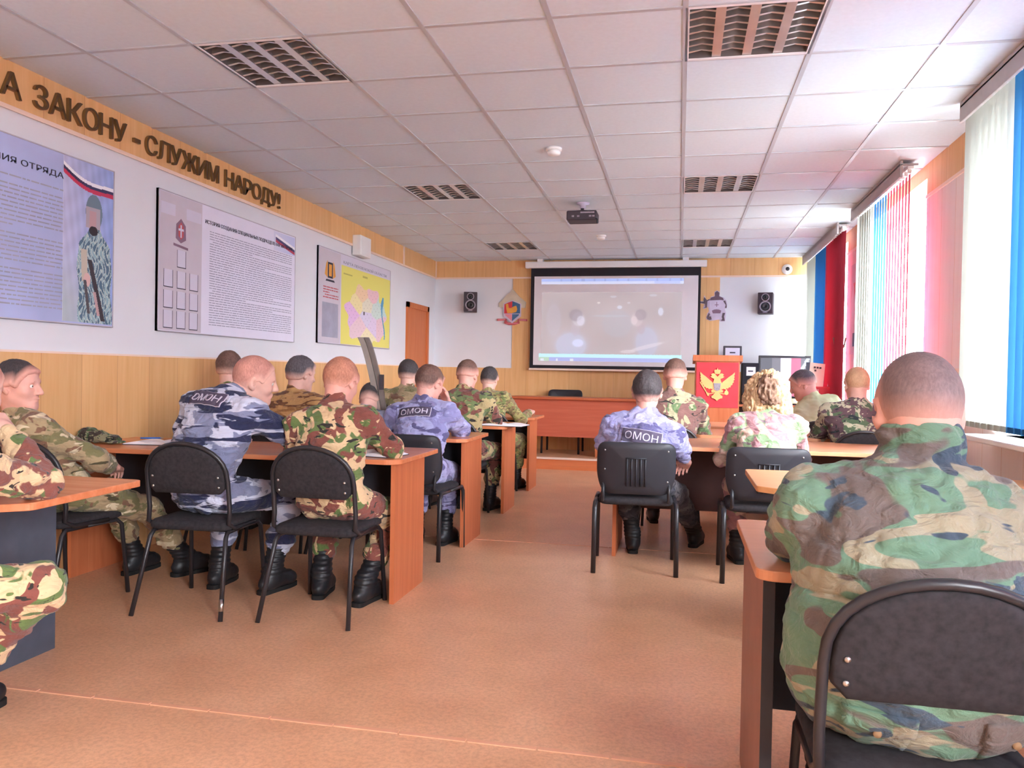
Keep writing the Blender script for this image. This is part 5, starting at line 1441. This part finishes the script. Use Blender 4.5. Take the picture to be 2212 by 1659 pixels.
        for v in bm.verts:
            u = ((v.co.x - lo_[0]) / (hi_[0] - lo_[0]) - .5) * tw; w2 = ((v.co.y - lo_[1]) / (hi_[1] - lo_[1]) - .5) * thh; v.co = Vector(drape(u, w2, .0185))
        ge = bmesh.ops.extrude_face_region(bm, geom=list(bm.faces)); 
        for v in [g_ for g_ in ge['geom'] if isinstance(g_, bmesh.types.BMVert)]: v.co += Vector(f_) * .003
        bmesh.ops.recalc_face_normals(bm, faces=bm.faces)
        bm.to_mesh(me); bm.free(); me.name = 'lettering'; me.materials.clear(); o = link('lettering', me, [M['patchl']], pp)
    return dict(body=body, jacket=jk, trousers=tr, sp=sp, frame=frame, sh=sh, el=el, wr=wr, kn=kn, an=an, N=N, org=org, H=H, F=F, Pv=Pv)

# soft camouflage cap lying by the wall
V = Vol((-3.52, 3.95, .74), (-3.14, 4.25, .92), .006)
V.ell((-3.41, 4.10, .800), np.eye(3), (.085, .075, .040), .02); V.ell((-3.30, 4.10, .788), np.eye(3), (.085, .060, .028), .03); V.ell((-3.43, 4.09, .825), np.eye(3), (.04, .05, .025), .03)
V.clip((0, 0, .7605), (0, 0, -1), .003)
pts, qd = V.mesh(); n = grad_normals(pts, qd); d = .006 * (1 - np.abs(2 * vnoise(pts, (30, 30, 40), 0) - 1) * 2); pts = pts + n * d[:, None]; pts[:, 2] = np.maximum(pts[:, 2], .7605)
cap = smesh('field_cap', pts, qd, [C['cap']], None, np.array([-3.37, 4.1, .76])); cap.location = (-3.37, 4.1, .76)
tag(cap, 'crumpled green camouflage cap lying on the second left desk by the wall', 'cap')
V = Vol((-3.32, 4.0, .74), (-3.14, 4.2, .82), .005); V.ell((-3.235, 4.09, .772), np.eye(3), (.05, .06, .008), .004)
pts, qd = V.mesh(); smesh('cap_peak', pts, qd, [C['cap']], cap, np.array([-3.37, 4.1, .76]))

# ------------------------------------------------------------------ the people
person('person in disruptive camouflage cut off by the left edge, elbow on the slate-ended desk', (-2.43, 1.84), 0, (-2.265, 2.17, 1.135), hyaw=5, hpitch=18, outfit='p1',
       hands=((-2.55, 2.40, .80), (-2.33, 2.38, .98)), elbow_at=(None, (-2.13, 2.33, .815)), feet=((-.12, .45), (.04, .38)), knee_at=(None, (-2.045, 2.23, .485)), hair=('shaved', .004, 0), vox=.009)
person('person in profile by the left wall in muted camouflage, slouched with stretched legs', (-3.12, 3.56), -14, (-3.25, 3.39, 1.11), hyaw=-75, hpitch=4, outfit='p2', skinm='ruddy',
       hands=((-3.18, 3.80, .65), (-3.03, 3.80, .67)), shyaw=-16, elbow_at=(None, (-2.93, 3.56, .74)), feet=((-.14, .54), (.14, .66)), hair=('dark', .009, 'high'), bulge=.02, vox=.009)
person('person with shaved head leaning right in blue tiger-striped camouflage', (-2.40, 3.72), -4, (-2.255, 3.93, 1.155), hyaw=-52, hpitch=12, hroll=10, outfit='p3', shroll=-6, shyaw=-6, neck_at=(-2.36, 3.84, 1.045), wide=1.08,
       hands=((-2.55, 4.12, .80), (-2.05, 4.22, .80)), elbow_at=(None, (-1.99, 3.99, .815)), feet=((-.12, .27), (.22, .26)), hair=('shaved', .003, 0), s=1.06, bulge=.055, vox=.009, bvox=.0062, patch=(.90, .23, .08, 'ОМОН', -.03))
person('ginger-haired person in brown and green disruptive camouflage writing at the second left desk', (-1.72, 3.77), 2, (-1.785, 4.00, 1.155), hyaw=-8, hpitch=22, outfit='p4', skinm='ruddy',
       hands=((-1.92, 4.14, .80), (-1.62, 4.20, .80)), elbow_at=(None, (-1.49, 3.99, .812)), feet=((-.14, .20), (.13, .12)), hair=('ginger', .006, 'low'), vox=.009, bvox=.0062, hood=True, s=1.03, hand_dir=(None, (-.5, .8, -.1)))
person('brown-haired person by the left wall, mostly hidden behind the leaning man', (-3.06, 5.14), 0, (-3.235, 5.28, 1.215), hyaw=10, hpitch=10, outfit='p5', hair=('brown', .009, 0), vox=.012, bvox=.008)
person('grey-haired person in brown striped camouflage beyond the second left desk', (-2.68, 5.12), 0, (-2.675, 5.30, 1.185), hyaw=-28, hpitch=12, outfit='p6', hair=('grey', .010, 0), vox=.012, bvox=.008)
person('person in slate blue camouflage bent low over the desk, behind the ginger-haired man', (-2.20, 5.12), 0, (-2.21, 5.50, 1.00), hpitch=45, outfit='p7', hair=('dark', .009, 0), vox=.012, bvox=.008, patch=(.80, .23, .08, 'ОМОН', 0), bulge=.09)
person('person in lilac camouflage lettered ОМОН on the left, chin propped over the third desk', (-1.71, 5.14), 0, (-1.73, 5.38, 1.135), hyaw=-22, hpitch=20, outfit='p8', skinm='ruddy',
       hands=((-1.93, 5.50, .80), (-1.62, 5.46, .98)), elbow_at=(None, (-1.53, 5.50, .812)), feet=((-.12, .28), (.10, .26)), kneeout=0, hair=('brown', .008, 'low'), vox=.010, bvox=.0068, patch=(.78, .225, .075, 'ОМОН', -.02), s=1.03, hand_dir=(None, (-.3, .1, .9)), palm=(None, (-.6, -.6, .2)))
person('person in olive disruptive camouflage writing in the thick white book', (-1.80, 6.50), -4, (-1.815, 6.72, 1.195), hyaw=-8, hpitch=14, outfit='p9', skinm='ruddy', hands=((-1.95, 6.85, .80), (-1.62, 6.98, .81)), elbow_at=(None, (-1.56, 6.74, .80)), hair=('brown', .007, 'high'), vox=.012, bvox=.0072, s=1.04)
person('frontmost person on the left, dark-haired in pale green camouflage', (-1.86, 7.84), -8, (-1.93, 8.02, 1.15), hyaw=-6, hpitch=16, outfit='p10', hands=((-2.05, 8.2, .80), (-1.55, 8.25, .80)), hair=('dark', .010, 'low'), vox=.013, bvox=.008)
person('dark-haired person beside the door, half hidden behind the lilac uniform', (-2.36, 6.50), 0, (-2.37, 6.76, 1.195), hpitch=12, outfit='p11', hair=('dark', .009, 0), vox=.013, bvox=.008)
person('person in lilac ОМОН uniform on the right of the aisle, seated on the square-backed chair', (-.26, 5.16), -4, (-.205, 5.24, 1.115), hyaw=2, hpitch=4, outfit='r1', skinm='ruddy', trousers='r1t',
       hands=((-.40, 5.42, .66), (.05, 5.36, .665)), elbow_at=((-.47, 5.26, .77), (.0, 5.20, .80)), feet=((-.06, .38), (.34, .72)), hair=('dark', .010, 'low'), vox=.010, bvox=.0062, s=1.08, fat=1.02, patch=(.66, .245, .085, 'ОМОН', .015), hcurl=(.7, .9), hand_dir=(None, (-.15, .8, -.45)), bulge=.03)
person('person in pale disruptive camouflage sitting in front of the podium', (-.06, 6.32), 0, (-.035, 6.44, 1.225), hpitch=6, outfit='r2', skinm='ruddy', hair=('brown', .008, 'high'), vox=.012, bvox=.008, s=1.03, fat=1.05)
person('woman with loose curly blond hair in rose-tinted camouflage', (.53, 5.13), 0, (.545, 5.27, 1.125), hpitch=8, outfit='r3', hair=('blond', .02, 'curly'), vox=.010, bvox=.008, s=.97, feet=((-.13, .30), (.12, .34)), hood=True)
person('person in a pale khaki short-sleeved shirt turned to the left by the television', (1.29, 7.42), 22, (1.085, 7.52, 1.16), hyaw=78, hpitch=24, outfit='shirt', skinm='ruddy', trousers='olive', hair=('grey', .008, 'high'),
       hands=((1.0, 7.70, .81), (1.16, 7.66, .95)), short=True, vox=.012, bvox=.0072, s=1.04, fat=1.08, shroll=12)
person('fair bald-headed person in dark disruptive camouflage near the windows', (1.30, 6.32), 0, (1.315, 6.44, 1.18), hyaw=6, hpitch=8, outfit='r5', hair=('sand', .004, 'low'), vox=.012, bvox=.008, s=1.04, fat=1.06)
big = person('large person in faded woodland camouflage nearest the camera on the right', (.505, 1.87), 0, (.555, 2.05, 1.145), hyaw=2, hpitch=8, outfit='r6', skinm='ruddy', hair=('stubble', .003, 'low'), fat=1.28, s=1.12, vox=.008, bvox=.006,
       hands=((.42, 2.36, .81), (.78, 2.38, .81)), elbow_at=((.295, 2.13, .825), (.85, 2.12, .825)), feet=((-.10, .30), (.22, .28)), kneeout=0.0, waist=True, bulge=.045, collar_h=.80)

# hip pockets with flaps on the large man's trousers
def on_back(ob, org, x, z, off):
    n = len(ob.data.vertices); 
    hit = ON['bv'].ray_cast(Vector((x - org[0], -1.5, z)), Vector((0, 1, 0)))
    return (hit[0].x, hit[0].y - off, hit[0].z) if hit[0] is not None else (x - org[0], -.2, z)
ON = {}
tr_ = big['trousers']; ON['bv'] = BVHTree.FromPolygons([v.co.copy() for v in tr_.data.vertices], [tuple(p.vertices) for p in tr_.data.polygons])
for cx, cz in ((.40, .565), (.655, .565)):
    for nm, w_, z0, z1, off in (('hip_pocket', .12, cz - .10, cz - .015, .004), ('pocket_flap', .13, cz - .05, cz, .009)):
        vs = []; nx, nz = 10, 5
        for j in range(nz + 1):
            for i in range(nx + 1):
                u = i / nx - .5; zz = z0 + (z1 - z0) * j / nz - (.016 * (1 - abs(u) * 2) * (1 - j / nz) if nm == 'pocket_flap' else 0); vs.append(on_back(tr_, big['org'], cx + u * w_, zz, off))
        W = nx + 1; K = len(vs); vb = [(x, y + off + .004, z) for x, y, z in vs]
        fs = [(j * W + i, j * W + i + 1, (j + 1) * W + i + 1, (j + 1) * W + i) for j in range(nz) for i in range(nx)]
        rim = list(range(W)) + [j * W + nx for j in range(1, nz + 1)] + [nz * W + i for i in range(nx - 1, -1, -1)] + [j * W for j in range(nz - 1, 0, -1)]
        fs += [(rim[k], K + rim[k], K + rim[(k + 1) % len(rim)], rim[(k + 1) % len(rim)]) for k in range(len(rim))]
        MB().add(vs + vb, fs, True).build(nm, C['r6'], tr_)
    x, y, z = on_back(tr_, big['org'], cx, cz - .05, .010); MB().lathe([(.009, 0), (.008, .004), (.001, .005)], (x, y, z), 'y', 12).build('button', M['tan'], tr_)
